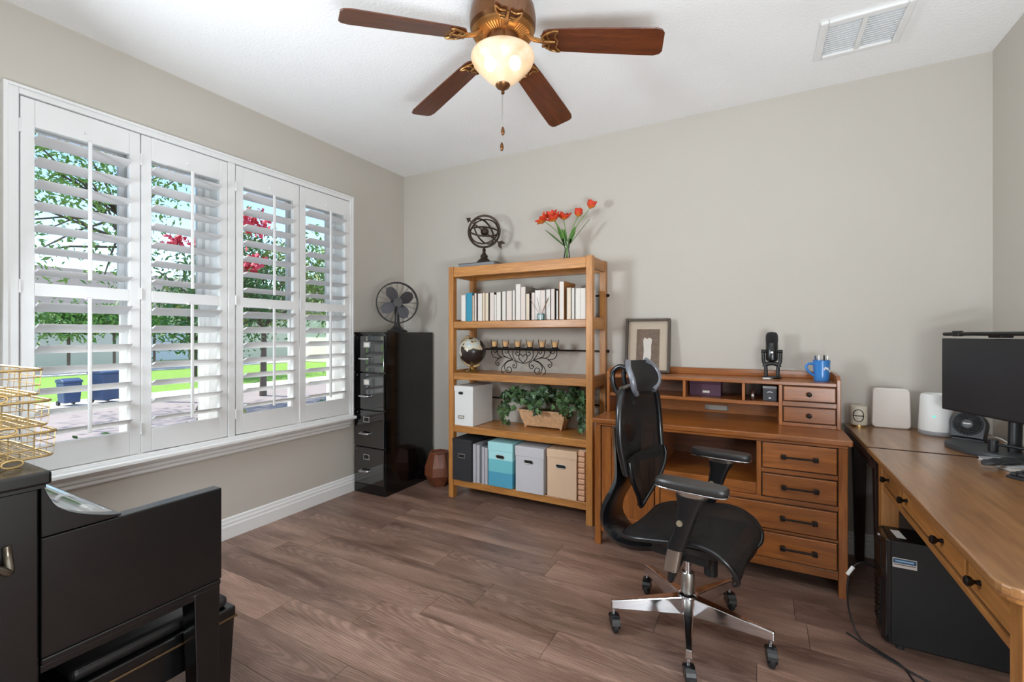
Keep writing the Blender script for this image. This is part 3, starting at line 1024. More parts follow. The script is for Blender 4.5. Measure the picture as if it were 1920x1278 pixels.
# books standing page-side out on the second shelf
M_page = plain('book_pages', srgb(226, 219, 212), .85, var=.05, scale=120)
M_page2 = plain('book_pages_warm', srgb(224, 208, 186), .85, var=.05, scale=120)
M_page3 = plain('book_pages_pink', srgb(222, 208, 200), .85, var=.05, scale=120)
COV = {'w': plain('cover_white', srgb(224, 222, 220), .6), 'k': plain('cover_dark', srgb(62, 52, 46), .6), 't': plain('cover_tan', srgb(170, 140, 104), .6),
       'g': plain('cover_grey', srgb(140, 132, 124), .6), 'b': plain('cover_ochre', srgb(168, 112, 56), .6), 'teal': plain('cover_teal', srgb(42, 138, 166), .5)}
BK = [(.880, .918, 1.578, 'w', 0), (.920, .977, 1.592, 'teal', -1), (.979, .996, 1.572, 't', 1), (.998, 1.022, 1.588, 'k', 2), (1.024, 1.069, 1.586, 'k', 0),
      (1.071, 1.094, 1.588, 't', 1), (1.096, 1.129, 1.586, 'k', 1), (1.131, 1.173, 1.588, 'k', 2), (1.176, 1.194, 1.570, 'w', 0), (1.195, 1.235, 1.588, 'g', 0),
      (1.237, 1.274, 1.592, 'k', 0), (1.276, 1.327, 1.594, 'k', 2), (1.330, 1.353, 1.596, 'g', 0), (1.355, 1.394, 1.640, 'w', 0), (1.396, 1.438, 1.618, 'g', 2),
      (1.440, 1.472, 1.566, 'k', 1), (1.480, 1.511, 1.574, 'k', 2), (1.513, 1.552, 1.588, 'w', 0), (1.554, 1.592, 1.586, 'w', 2), (1.594, 1.631, 1.590, 'k', 0),
      (1.633, 1.666, 1.592, 'k', 2), (1.676, 1.693, 1.578, 'k', 0), (1.695, 1.733, 1.640, 'b', 0), (1.753, 1.786, 1.594, 'g', 1), (1.790, 1.812, 1.590, 'g', 0),
      (1.816, 1.850, 1.588, 'w', 0), (1.852, 1.890, 1.587, 'w', 0)]
DESC = {'w': 'white-covered', 'k': 'dark-covered', 't': 'tan-covered', 'g': 'grey-covered', 'b': 'tall ochre-covered', 'teal': 'teal-spined'}
for i, (a, b_, zt, cv, pg) in enumerate(BK):
    dep = .17 + .02 * ((i * 7) % 3) + (.03 if zt > 1.61 else 0)
    z0 = 1.3722
    yf = -.335 + .004 * ((i * 5) % 3)
    lab = ('teal-spined book near the left end of the book row' if cv == 'teal'
           else '%s book, %s from the left on the book shelf' % (DESC[cv], ORD[i]))
    t = thing('book', lab, 'book', ((a + b_) / 2, yf + dep / 2, z0), group='books on the second shelf')
    th = .0022 if cv != 'teal' else .003
    if pg < 0:
        MB().box(a, a + th, yf, yf + dep, z0, zt).box(b_ - th, b_, yf, yf + dep, z0, zt).box(a + th, b_ - th, yf, yf + th, z0, zt).build('cover', COV[cv], t, bevel=.0015)
        MB().box(a + th, b_ - th, yf + th, yf + dep - .004, z0 + .003, zt - .003).build('page_block', M_page, t)
    else:
        MB().box(a, a + th, yf, yf + dep, z0, zt).box(b_ - th, b_, yf, yf + dep, z0, zt).box(a + th, b_ - th, yf + dep - th, yf + dep, z0, zt).build('cover', COV[cv], t, bevel=.0008)
        MB().box(a + th + .0002, b_ - th - .0002, yf + .004, yf + dep - th, z0 + .003, zt - .003).build('page_block', (M_page, M_page2, M_page3)[pg], t)

# reed diffuser in front of the books
df = thing('reed_diffuser', 'teal glass reed diffuser standing before the books', 'diffuser', (1.567, -.3475, 1.372))
MB().lathe((1.567, -.3475, 1.3722), [(.001, 0), (.0105, 0), (.0115, .004), (.0115, .035), (.0095, .04), (.0095, .05), (.0, .05)], 20).build('neck_insert', M_white, df, smooth=40)
MB().box(1.540, 1.594, -.3585, -.3365, 1.3722, 1.418).build('jar', plain('teal_glass', srgb(36, 84, 80), .3), df, bevel=.006, seg=3)
for k, (dx, dz, dy) in enumerate(((-.085, .125, .0), (-.03, .13, .004), (.055, .125, -.002), (.062, .135, .004), (.06, .118, -.004))):
    MB().cyl((1.567, -.3475, 1.40), (1.567 + dx, -.3475 + dy, 1.40 + dz), .0015, n=6).build('reed', plain('reed_brown', srgb(132, 94, 62), .7), df)

# ------------------------------------------------------------------ top of the bookcase
fb = thing('flat_book', 'dark flat book lying under the armillary sphere', 'book', (.995, -.2, 1.7895))
for z in (1.7897, 1.8215):
    MB().box(.835, 1.165, -.315, -.075, z, z + .0035).build('cover', COV['k'], fb, bevel=.001)
MB().box(.8385, 1.161, -.311, -.082, 1.7935, 1.8213).build('page_block', plain('silver_pages', srgb(128, 130, 134), .5), fb)
MB().box(.835, 1.165, -.0785, -.075, 1.7932, 1.8215).build('spine', COV['k'], fb)

ar = thing('armillary_sphere', 'bronze armillary sphere with an arrow on top of the bookcase', 'ornament', (1.005, -.2, 1.8255))
c = Vector((1.005, -.2, 2.085))
MB().lathe((1.005, -.2, 1.8255), [(.068, 0), (.070, .006), (.062, .014), (.050, .028), (.034, .042), (.026, .052), (.030, .062), (.026, .072), (.014, .085), (.011, .105), (.016, .112), (.010, .122), (.008, .142)], 28).build('pedestal', M_bronze, ar, smooth=40)


def ring(rad, e, r=.0048, fl=1.6):
    E_ = Euler(e).to_matrix()
    return MB().tube([c + E_ @ Vector((rad * math.cos(2 * PI * k / 44), rad * math.sin(2 * PI * k / 44), 0)) for k in range(44)], r, 6, closed=True, flat=fl)


ring(.125, (R(90), 0, R(20)), .006).build('meridian_ring', M_bronze, ar, smooth=50)
ring(.113, (R(24), R(20), 0)).build('horizon_ring', M_bronze, ar, smooth=50)
ring(.108, (R(72), R(0), R(80))).build('colure_ring', M_bronze, ar, smooth=50)
ring(.112, (R(62), R(40), R(0))).build('ecliptic_ring', M_bronze, ar, smooth=50)
MB().sphere(c + Vector((.005, 0, -.003)), .033, 18, 12).build('core_ball', M_bronze, ar, smooth=60)
d = Vector((.80, 0, -.60))
MB().cyl(c - d * .185, c + d * .16, .0055, n=8).build('arrow_shaft', M_bronze, ar, smooth=40)
u = Vector((.60, 0, .80))
p = c - d * .20
q = c + d * .155
hd = MB()
hd.add([p - d * .012, p + d * .03 + u * .024 + Vector((0, -.004, 0)), p + d * .018, p + d * .03 - u * .024 + Vector((0, -.004, 0)), p + d * .022 + Vector((0, .012, 0))], [(0, 1, 2), (0, 2, 3), (0, 4, 1), (0, 3, 4), (1, 4, 2), (2, 4, 3)])
hd.build('arrow_head', M_bronze, ar)
fl = MB()
for s_ in (-1, 1):
    for k in range(3):
        a = q + d * (.012 * k)
        vs = [a, a + d * .03 + u * s_ * .028, a + d * .042 + u * s_ * .026, a + d * .016]
        fl.add([v + Vector((0, -.002, 0)) for v in vs] + [v + Vector((0, .002, 0)) for v in vs],
               [(0, 1, 2, 3), (7, 6, 5, 4), (0, 4, 5, 1), (1, 5, 6, 2), (2, 6, 7, 3), (3, 7, 4, 0)])
fl.build('arrow_feathers', M_bronze, ar)

# tulips in a clear vase
VX, VY, VZ = 1.70, -.19, 1.7895
M_clear = pane_glass('clear_vase_glass', (.95, .97, .96, 1), .08)
vs_ = thing('glass_vase', 'slim clear glass vase holding red tulips', 'vase', (VX, VY, VZ))
MB().lathe((VX, VY, VZ), [(.032, 0), (.033, .004), (.026, .03), (.018, .07), (.016, .095), (.022, .13), (.034, .165), (.031, .165), (.020, .13), (.0142, .095), (.016, .07), (.024, .03), (.029, .007), (.001, .006)], 28).build('glass', M_clear, vs_, smooth=50)
M_stem = plain('tulip_stem', srgb(112, 150, 74), .5, var=.15)
M_tleaf = plain('tulip_leaf', srgb(84, 134, 58), .5, var=.25, scale=30)


def petal_mat():
    m, nt, b = new_mat('tulip_petal')
    tc = N(nt, 'ShaderNodeTexCoord')
    sx = N(nt, 'ShaderNodeSeparateXYZ')
    nt.links.new(tc.outputs['Generated'], sx.inputs[0])
    nz = N(nt, 'ShaderNodeTexNoise')
    nz.inputs['Scale'].default_value = 9
    nt.links.new(tc.outputs['Generated'], nz.inputs['Vector'])
    ad = N(nt, 'ShaderNodeMath', operation='MULTIPLY_ADD')
    nt.links.new(nz.outputs['Fac'], ad.inputs[0])
    ad.inputs[1].default_value = .35
    nt.links.new(sx.outputs['Z'], ad.inputs[2])
    cr = N(nt, 'ShaderNodeValToRGB')
    cr.color_ramp.elements[0].position = .18
    cr.color_ramp.elements[0].color = srgb(226, 150, 60)
    cr.color_ramp.elements[1].position = .55
    cr.color_ramp.elements[1].color = srgb(216, 62, 28)
    nt.links.new(ad.outputs[0], cr.inputs['Fac'])
    nt.links.new(cr.outputs['Color'], b.inputs['Base Color'])
    b.inputs['Roughness'].default_value = .5
    return m


M_petal = petal_mat()


def petal_mesh(L=.060, W=.052, open_=.35):
    m = MB()
    rows = []
    for i in range(6):
        t = i / 5
        wd = W * math.sin(PI * min(1, .14 + .80 * t)) * (1 if t < .85 else .75)
        rx = .022 * math.sin(PI * .5 * min(1, t * 2.0)) - .006 * t * t * (1 - open_) + open_ * .022 * t * t
        rows.append([(rx - .006 * (1 - abs(s)) * -1 - .006 * s * s, s * wd * .5, L * t) for s in (-1, -.5, 0, .5, 1)])
    m.rings([r + [(p_[0] - .0012, p_[1], p_[2]) for p_ in r[::-1]] for r in rows])
    return m


TUL = [((1.862, -.16, 2.165), (.45, -.1), .25, 'highest red tulip, leaning far right out of the vase'),
       ((1.778, -.17, 2.115), (.1, .0), .15, 'orange-red tulip just below the highest one'),
       ((1.535, -.21, 2.098), (-.95, -.3), .9, 'leftmost open red tulip in the vase'),
       ((1.580, -.17, 2.125), (-.35, .1), .7, 'open red tulip second from the left in the vase'),
       ((1.628, -.24, 2.085), (-.3, -.6), .9, 'open tulip drooping in the middle of the bunch'),
       ((1.675, -.19, 2.100), (.25, -.35), .8, 'open orange tulip right of the drooping one')]
for i, (hp_, lean, op, lab) in enumerate(TUL):
    t = thing('tulip', lab, 'tulip', (VX, VY, VZ + .008), group='tulips in the glass vase')
    hp_ = Vector(hp_)
    off = Vector((.012 * math.cos(i * 2.1), .012 * math.sin(i * 2.1), 0))
    neck = Vector((VX - off.x * .6, VY - off.y * .6, VZ + .10))
    path = catmull([Vector((VX, VY, VZ + .01)) + off * 1.5, neck, neck.lerp(hp_, .45) + Vector((0, 0, .03)), hp_], 6)
    MB().tube(path, .0030, 6).build('stem', M_stem, t, smooth=50)
    ax = Vector((lean[0], lean[1], 1)).normalized()
    Q = ax.to_track_quat('Z', 'Y').to_matrix()
    pm = petal_mesh(open_=op)
    first = None
    for k in range(6):
        A = Q @ Matrix.Rotation(2 * PI * k / 6 + i, 3, 'Z') @ Matrix.Rotation(op * (.25 if k % 2 else .42), 3, 'Y')
        mm = MB()
        mm.add([hp_ + A @ (Vector(v) * (1.0 if k % 2 else .95)) for v in pm.v], pm.f)
        mm.build('petal', M_petal, t, smooth=60)
    # one long blade of leaf
    ld = (hp_ - neck)
    side = Vector((math.cos(i * 1.7), math.sin(i * 1.7) * .5, 0))
    pts = catmull([neck, neck + ld * .3 + side * .02, neck + ld * .55 + side * .035, neck + ld * .72 + side * .05], 4)
    rows = []
    for k, p_ in enumerate(pts):
        tt = k / (len(pts) - 1)
        wd = .018 * math.sin(PI * (.08 + .90 * tt))
        n_ = Vector((side.y, -side.x, 0)).normalized() if side.length > 0 else Vector((0, 1, 0))
        n_ = (n_ + Vector((.5, 0, 0))).normalized()
        rows.append([p_ - n_ * wd, p_ + Vector((0, .002, -.003)), p_ + n_ * wd, p_ + Vector((0, .003, -.004))])
    MB().rings(rows).build('leaf', M_tleaf, t, smooth=60)
# ------------------------------------------------------------------ third shelf: globe and candle holder
def globe_mat():
    m, nt, b = new_mat('globe_map')
    tc = N(nt, 'ShaderNodeTexCoord')
    nz = N(nt, 'ShaderNodeTexNoise')
    nz.inputs['Scale'].default_value = 11
    nz.inputs['Detail'].default_value = 6
    nt.links.new(tc.outputs['Object'], nz.inputs['Vector'])
    sp = N(nt, 'ShaderNodeSeparateXYZ')
    nt.links.new(tc.outputs['Object'], sp.inputs[0])
    ma = N(nt, 'ShaderNodeMath', operation='MULTIPLY_ADD')
    nt.links.new(sp.outputs['Z'], ma.inputs[0])
    ma.inputs[1].default_value = 1.0
    nt.links.new(nz.outputs['Fac'], ma.inputs[2])
    mb2 = N(nt, 'ShaderNodeMath', operation='MULTIPLY_ADD')
    nt.links.new(sp.outputs['X'], mb2.inputs[0])
    mb2.inputs[1].default_value = -1.2
    nt.links.new(ma.outputs[0], mb2.inputs[2])
    cr = N(nt, 'ShaderNodeValToRGB')
    cr.color_ramp.interpolation = 'CONSTANT'
    cr.color_ramp.elements[0].color = srgb(46, 38, 36)
    cr.color_ramp.elements[1].position = .50
    cr.color_ramp.elements[1].color = srgb(206, 194, 168)
    e = cr.color_ramp.elements.new(.56)
    e.color = srgb(186, 196, 196)
    e = cr.color_ramp.elements.new(.62)
    e.color = srgb(214, 214, 208)
    nt.links.new(mb2.outputs[0], cr.inputs['Fac'])
    nt.links.new(cr.outputs['Color'], b.inputs['Base Color'])
    b.inputs['Roughness'].default_value = .25
    return m


gl = thing('desk_globe', 'small dark brown desk globe on a brass stand', 'globe', (.915, -.235, .974))
gc = Vector((.918, -.235, 1.140))
MB().sphere(gc, .108, 32, 20).build('globe_ball', globe_mat(), gl, smooth=80)
axd = Vector((-.42, 0, .91)).normalized()
perp = Vector((-.91, 0, -.42)).normalized()
arc = [gc + axd * .122 * math.cos(t) + perp * .122 * math.sin(t) for t in [PI * k / 20 for k in range(-1, 22)]]
MB().tube(arc, .0055, 8, flat=1.5).build('meridian_arm', plain('champagne_brass', srgb(212, 186, 140), .35, .6), gl, smooth=50)
MB().sphere(gc + axd * .127, .008, 10, 8).build('pole_knob', M_brass, gl, smooth=60)
MB().cyl(gc + axd * .106, gc + axd * .124, .004, n=8).build('pole_pin', M_brass, gl)
MB().lathe((.915, -.235, .9742), [(.052, 0), (.054, .006), (.048, .012), (.034, .018), (.018, .026), (.012, .034), (.017, .042), (.010, .052), (.007, .06)], 28).build('base', M_brass, gl, smooth=40)

ch = thing('candle_holder', 'black wrought-iron scrollwork candle holder on the third shelf', 'candle holder', (1.355, -.2, .974))
CY = -.2


def cp(u, v):
    return (1.075 + (u * .1094 - 72) * .00451, CY, 1.163 - (v * .1094 - 40) * .00447)


SCR = [[(1040, 540), (960, 555), (890, 610), (840, 680), (850, 740), (910, 762)],
       [(1040, 540), (935, 580), (892, 650), (920, 725), (980, 745), (1020, 700), (990, 655), (945, 665), (935, 700), (965, 715)],
       [(1045, 395), (1040, 470), (1080, 540), (1150, 580), (1215, 590)],
       [(660, 385), (655, 440), (690, 500), (760, 522), (830, 507), (900, 500), (1000, 525), (1040, 540)],
       [(800, 525), (745, 560), (735, 610), (770, 638), (797, 615), (775, 590), (758, 605)],
       [(860, 390), (856, 430), (880, 480), (950, 508)],
       [(770, 390), (760, 430), (790, 480), (850, 506)],
       [(690, 395), (705, 425), (735, 430), (750, 405), (725, 400)],
       [(905, 395), (900, 425), (925, 440), (945, 415), (925, 402)],
       [(965, 390), (962, 430), (1000, 490), (1040, 535)],
       [(1050, 545), (1105, 590), (1102, 650), (1062, 668), (1036, 635), (1060, 612), (1075, 635)],
       [(1160, 390), (1150, 465), (1112, 470), (1088, 435), (1112, 412), (1130, 432)],
       [(1215, 585), (1152, 525), (1148, 470), (1185, 455), (1215, 490)]]
for k, pts in enumerate(SCR):
    for mir in (0, 1):
        pp = [cp(u if not mir else 2430 - u, v) for u, v in pts]
        MB().tube(catmull(pp, 5), .0030, 6).build('scroll', M_iron, ch, smooth=60)
MB().tube([(1.065, CY, 1.163), (1.645, CY, 1.163)], .0048, 8, flat=1.5).build('bar', M_iron, ch, smooth=50)
M_votive = pane_glass('votive_glass', (.98, .97, .95, 1), .03)
M_wax = plain('tan_wax', srgb(222, 178, 128), .6, var=.1)
for k, x in enumerate((1.100, 1.199, 1.305, 1.408, 1.508, 1.612)):
    MB().lathe((x, CY, 1.168), [(.012, 0), (.0225, .003), (.0225, .010), (.0207, .010), (.020, .0045)], 16).build('cup', M_iron, ch, smooth=40)
    v = thing('votive_candle', 'tan candle in a glass cup, %s from the left on the holder' % ORD[k], 'candle', (x, CY, 1.173), group='candles on the iron holder')
    MB().lathe((x, CY, 1.173), [(.001, 0), (.0200, 0), (.030, .060), (.0285, .060), (.0187, .003), (.001, .003)], 20).build('glass', M_votive, v, smooth=50)
    MB().lathe((x, CY, 1.1765), [(.001, 0), (.0183, 0), (.0235, .040), (.001, .039)], 16).build('wax', M_wax, v, smooth=40)
    MB().cyl((x, CY, 1.215), (x, CY, 1.223), .0009, n=5).build('wick', M_black, v)

# ------------------------------------------------------------------ fourth shelf: white box and ivy
def storage_box(label, x0, x1, y0, y1, z0, z1, mat, lidm, lid=.045, pull='hole', name='storage_box'):
    t = thing(name, label, 'box', ((x0 + x1) / 2, (y0 + y1) / 2, z0))
    MB().box(x0 + .003, x1 - .003, y0 + .003, y1 - .003, z0, z1 - .004).build('body', mat, t, bevel=.002)
    MB().box(x0, x1, y0, y1, z1 - lid, z1).build('lid', lidm, t, bevel=.002)
    return t


M_boxw = plain('box_white', srgb(226, 225, 224), .6, bump=.1, scale=80)
b = storage_box('white lidded storage box on the fourth shelf', .8245, 1.0, -.352, -.055, .5665, .872, M_boxw, M_boxw, .04)
MB().tube([(.888 + .016 * math.cos(a) * 1.3, -.3535, .818 + .009 * math.sin(a)) for a in [2 * PI * k / 16 for k in range(16)]], .002, 6, closed=True).build('finger_ring', M_iron, b, smooth=50)
MB().box(.870, .906, -.351, -.3485, .811, .825).build('finger_hole', M_black, b)
MB().frame('y', -.354, -.348, (.862, .916, .622, .645), .005).build('label_holder', M_satin, b)
MB().box(.867, .911, -.3502, -.348, .627, .640).build('label_card', M_paper, b)

pl = thing('ivy_planter', 'tan woven-texture planter box of trailing ivy', 'plant', (1.49, -.115, .566))
M_plant = plain('planter_ceramic', srgb(206, 164, 124), .6, var=.4, scale=38, bump=.7, bscale=45)
px0, px1, py0, py1, pz0, pz1 = 1.305, 1.682, -.185, -.055, .580, .697
bt = [(1.345, -.165, pz0), (1.650, -.165, pz0), (1.650, -.075, pz0), (1.345, -.075, pz0)]
tpq = [(px0, py0, pz1), (px1, py0, pz1), (px1, py1, pz1), (px0, py1, pz1)]
mid = [(1.318, -.180, .645), (1.672, -.180, .645), (1.672, -.062, .645), (1.318, -.062, .645)]
MB().rings([bt, mid, tpq]).build('trough', M_plant, pl, bevel=.004)
MB().frame('z', .690, .704, (px0 - .006, px1 + .006, py0 - .006, py1 + .006), .014).build('rim', M_plant, pl, bevel=.003)
MB().box(px0 + .012, px1 - .012, py0 + .012, py1 - .012, .695, .700).build('soil', M_mulch, pl)
for x in (1.352, 1.642):
    for y in (-.158, -.082):
        MB().lathe((x, y, .5662), [(.006, 0), (.010, .005), (.014, .016), (.012, .018)], 10).build('foot', M_plant, pl, smooth=50)


def ivy_mat(name, c0, c1):
    m, nt, b_ = new_mat(name)
    oi = N(nt, 'ShaderNodeObjectInfo')
    tc = N(nt, 'ShaderNodeTexCoord')
    nz = N(nt, 'ShaderNodeTexNoise')
    nz.inputs['Scale'].default_value = 60
    nt.links.new(tc.outputs['Object'], nz.inputs['Vector'])
    mx = N(nt, 'ShaderNodeMix', data_type='RGBA')
    ad = N(nt, 'ShaderNodeMath', operation='MULTIPLY_ADD')
    nt.links.new(nz.outputs['Fac'], ad.inputs[0])
    ad.inputs[1].default_value = .5
    nt.links.new(oi.outputs['Random'], ad.inputs[2])
    sb = N(nt, 'ShaderNodeMath', operation='SUBTRACT', use_clamp=True)
    nt.links.new(ad.outputs[0], sb.inputs[0])
    sb.inputs[1].default_value = .35
    nt.links.new(sb.outputs[0], mx.inputs['Factor'])
    mx.inputs['A'].default_value = c0
    mx.inputs['B'].default_value = c1
    nt.links.new(mx.outputs['Result'], b_.inputs['Base Color'])
    b_.inputs['Roughness'].default_value = .35
    return m


M_ivy = ivy_mat('ivy_leaf', srgb(40, 62, 38), srgb(104, 142, 92))
out = [(0, -.5), (.30, -.55), (.62, -.42), (.50, -.10), (.78, .18), (.36, .22), (.30, .52), (0, 1.0), (-.30, .52), (-.36, .22), (-.78, .18), (-.50, -.10), (-.62, -.42), (-.30, -.55)]
lm = MB()
lm.add([(0, 0, .12)] + [(x, y, -.10 * (x * x + y * y)) for x, y in out], [(0, 1 + k, 1 + (k + 1) % len(out)) for k in range(len(out))])
leaf0 = None
random.seed(5)
vines = [[(1.36, -.12, .70), (1.30, -.17, .78), (1.22, -.19, .74), (1.19, -.20, .65), (1.21, -.20, .60)],
         [(1.40, -.12, .70), (1.35, -.20, .82), (1.26, -.22, .84), (1.21, -.23, .79)],
         [(1.48, -.12, .70), (1.45, -.19, .80), (1.42, -.24, .78), (1.46, -.25, .72)],
         [(1.52, -.12, .70), (1.55, -.19, .84), (1.53, -.24, .82), (1.50, -.25, .74)],
         [(1.58, -.12, .70), (1.64, -.20, .82), (1.70, -.23, .80), (1.72, -.24, .70)],
         [(1.63, -.12, .70), (1.72, -.16, .82), (1.80, -.20, .78), (1.83, -.22, .66), (1.84, -.23, .59)],
         [(1.60, -.10, .70), (1.70, -.10, .86), (1.80, -.14, .84), (1.86, -.17, .74)],
         [(1.45, -.10, .70), (1.42, -.11, .86), (1.33, -.13, .88), (1.27, -.15, .82)],
         [(1.55, -.10, .70), (1.57, -.12, .87), (1.62, -.16, .87), (1.66, -.20, .83)],
         [(1.50, -.10, .70), (1.49, -.14, .86), (1.47, -.20, .87), (1.43, -.22, .83)],
         [(1.66, -.10, .70), (1.76, -.12, .72), (1.80, -.16, .66), (1.79, -.18, .60)]]
vp = []
for k, v in enumerate(vines):
    path = catmull(v, 8)
    MB().tube(path, .0022, 5).build('vine', M_stem, pl, smooth=60)
    for q in path[5:]:
        vp.append(q)
nl = 0
for q in vp:
    for _ in range(2 if q.z > .68 else 1):
        if nl >= 290:
            break
        s = random.uniform(.027, .046)
        p = Vector((min(max(q.x + random.gauss(0, .022), 1.16), 1.862), q.y + random.gauss(0, .022) - .008, min(max(q.z + random.gauss(0, .022), .590), .885)))
        p.y = min(max(p.y, -.30), -.07)
        rot = Euler((R(90) + random.gauss(-.2, .55), random.gauss(PI, .8), random.gauss(0, .7)))
        if leaf0 is None:
            leaf0 = lm.build('leaf', M_ivy, pl, local=True)
            c0 = leaf0
        loc = WM[pl.name].inverted() @ p
        if nl == 0:
            leaf0.location = loc
            leaf0.rotation_euler = rot
            leaf0.scale = (s, s, s)
        else:
            dup(leaf0, loc, rot, (s, s, s))
        nl += 1

# ------------------------------------------------------------------ bottom shelf: storage boxes and files
ZB = .1505
M_bk = plain('box_black', srgb(40, 40, 44), .6, bump=.1, scale=80)
b = storage_box('matt black storage box at the left end of the bottom shelf', .8245, 1.005, -.378, -.06, ZB, .466, M_bk, M_bk, .02)
MB().frame('y', -.382, -.374, (.882, .946, .325, .358), .005).build('pull_frame', M_satin, b, bevel=.001)
MB().box(.887, .941, -.3768, -.374, .330, .353).build('pull_hole', M_black, b)
M_file = plain('file_grey', srgb(178, 176, 182), .6)
M_fileb = plain('file_slate', srgb(108, 108, 118), .6)
for k, (a, b_, mm) in enumerate(((1.009, 1.034, M_file), (1.037, 1.064, M_file), (1.067, 1.086, M_fileb), (1.089, 1.108, M_file), (1.111, 1.134, M_file))):
    t = thing('magazine_file', '%s grey magazine file from the left, between black and aqua boxes' % ORD[k], 'file', ((a + b_) / 2, -.22, ZB), group='grey files on the bottom shelf')
    y0 = -.365 + .006 * (k % 3)
    MB().prism([(y0, ZB), (-.09, ZB), (-.09, .435 - .004 * k), (y0 + .10, .44 - .004 * k), (y0, .44 - .004 * k)], 'x', a, a + .002).prism([(y0, ZB), (-.09, ZB), (-.09, .435 - .004 * k), (y0, .44 - .004 * k)], 'x', b_ - .002, b_).box(a + .002, b_ - .002, y0, y0 + .002, ZB, .44 - .004 * k).box(a + .002, b_ - .002, -.092, -.09, ZB, .43).build('shell', mm, t)
    MB().box(a + .003, b_ - .003, y0 + .006, -.095, ZB + .001, .425 - .004 * k).build('papers', M_paper, t)


def banded(name, z1, stops):
    """printed colour bands at fixed heights above the base of the box"""
    m, nt, b_ = new_mat(name)
    tc = N(nt, 'ShaderNodeTexCoord')
    sp = N(nt, 'ShaderNodeSeparateXYZ')
    nt.links.new(tc.outputs['Object'], sp.inputs[0])
    mr = N(nt, 'ShaderNodeMapRange')
    mr.inputs['From Min'].default_value = -z1 / 2
    mr.inputs['From Max'].default_value = z1 / 2
    nt.links.new(sp.outputs['Z'], mr.inputs['Value'])
    cr = N(nt, 'ShaderNodeValToRGB')
    cr.color_ramp.interpolation = 'CONSTANT'
    for k, (p, c) in enumerate(stops):
        e = cr.color_ramp.elements[k] if k < 2 else cr.color_ramp.elements.new(p)
        e.position = p
        e.color = c
    nt.links.new(mr.outputs[0], cr.inputs['Fac'])
    nt.links.new(cr.outputs['Color'], b_.inputs['Base Color'])
    b_.inputs['Roughness'].default_value = .55
    return m


M_aq = banded('box_aqua_bands', .318, [(0, srgb(78, 158, 186)), (.33, srgb(112, 190, 200)), (.62, srgb(170, 222, 226))])
M_aql = plain('box_aqua_lid', srgb(166, 218, 222), .55)
b = storage_box('aqua storage box with three blue bands on the bottom shelf', 1.141, 1.350, -.366, -.06, ZB, .476, M_aq, M_aql, .062)


def oval_pull(parent, x, z, y, m_ring):
    MB().tube([(x + (.022 if math.cos(a) > 0 else -.022) + .013 * math.cos(a), y, z + .013 * math.sin(a)) for a in [2 * PI * (k + .5) / 20 for k in range(20)]], .0026, 6, closed=True).build('pull_ring', m_ring, parent, smooth=50)
    MB().prism([(x + (.021 if math.cos(a) > 0 else -.021) + .0115 * math.cos(a), z + .0115 * math.sin(a)) for a in [2 * PI * (k + .5) / 20 for k in range(20)]], 'y', y + .0005, y + .003).build('pull_hole', M_black, parent)


oval_pull(b, 1.246, .372, -.3655, M_satin)
M_bg = plain('box_grey', srgb(196, 194, 198), .55)
b = storage_box('pale grey storage box on the bottom shelf', 1.376, 1.602, -.376, -.06, ZB, .474, M_bg, M_bg, .07)
oval_pull(b, 1.484, .370, -.3755, M_satin)
M_bp = plain('box_peach', srgb(222, 190, 158), .6)
b = storage_box('peach storage box on the bottom shelf', 1.617, 1.838, -.360, -.06, ZB, .478, M_bp, M_bp, .055)
oval_pull(b, 1.722, .366, -.3595, M_satin)
t = thing('ribbed_album', 'peach album with a ribbed spine beside the peach box', 'album', (1.868, -.23, ZB))
MB().box(1.8435, 1.8935, -.335, -.09, ZB, .49).build('pages', M_bp, t, bevel=.003)
M_rib = plain('peach_ribs', srgb(216, 168, 134), .6, var=.1)
for k in range(9):
    z = ZB + .018 + .0375 * k
    MB().box(1.8445, 1.8925, -.356, -.334, z - .0165, z + .0165).build('rib', M_rib, t, bevel=.007, seg=3)

# ------------------------------------------------------------------ writing desk with hutch
D_d, D_l = srgb(116, 62, 22), srgb(188, 114, 50)
W_dx = wood('desk_wood_x', D_d, D_l, 'x', .32, 24, 2.0, .25, contrast=.75)
W_dz = wood('desk_wood_z', D_d, D_l, 'z', .32, 24, 2.0, .25, contrast=.75)
W_dy = wood('desk_wood_y', D_d, D_l, 'y', .32, 24, 2.0, .25, contrast=.75)
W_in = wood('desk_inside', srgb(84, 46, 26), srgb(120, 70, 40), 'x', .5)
M_edge = plain('dark_glaze_line', srgb(42, 24, 14), .6)
dk = thing('writing_desk', 'honey-stained wooden desk with drawers and a raised hutch', 'desk', (2.67, -.3, 0))
MB().box(2.030, 3.308, -.61, -.02, .738, .767).build('desk_top', W_dx, dk, bevel=.006, seg=3)
MB().box(2.045, 3.293, -.59, -.03, .722, .738).build('top_moulding', W_dx, dk, bevel=.004)
for x0 in (2.036, 3.254):
    for y0 in (-.582, -.07):
        MB().box(x0, x0 + .038, y0, y0 + .04, 0, .722).build('post', W_dz, dk, bevel=.003)
for x0 in (2.042, 3.270):
    MB().box(x0, x0 + .016, -.545, -.068, .085, .722).build('side_panel', W_dz, dk)
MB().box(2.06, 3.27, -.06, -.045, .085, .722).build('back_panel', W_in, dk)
MB().box(2.074, 3.254, -.574, -.545, .080, .122).build('bottom_rail', W_dx, dk, bevel=.002)
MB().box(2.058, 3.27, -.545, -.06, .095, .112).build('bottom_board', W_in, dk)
MB().box(2.392, 2.418, -.574, -.06, .122, .722).build('partition', W_dz, dk, bevel=.002)
MB().box(2.905, 2.927, -.574, -.06, .436, .722).build('partition', W_dz, dk, bevel=.002)
MB().box(2.418, 3.254, -.574, -.06, .412, .436).build('mid_rail', W_dx, dk, bevel=.002)
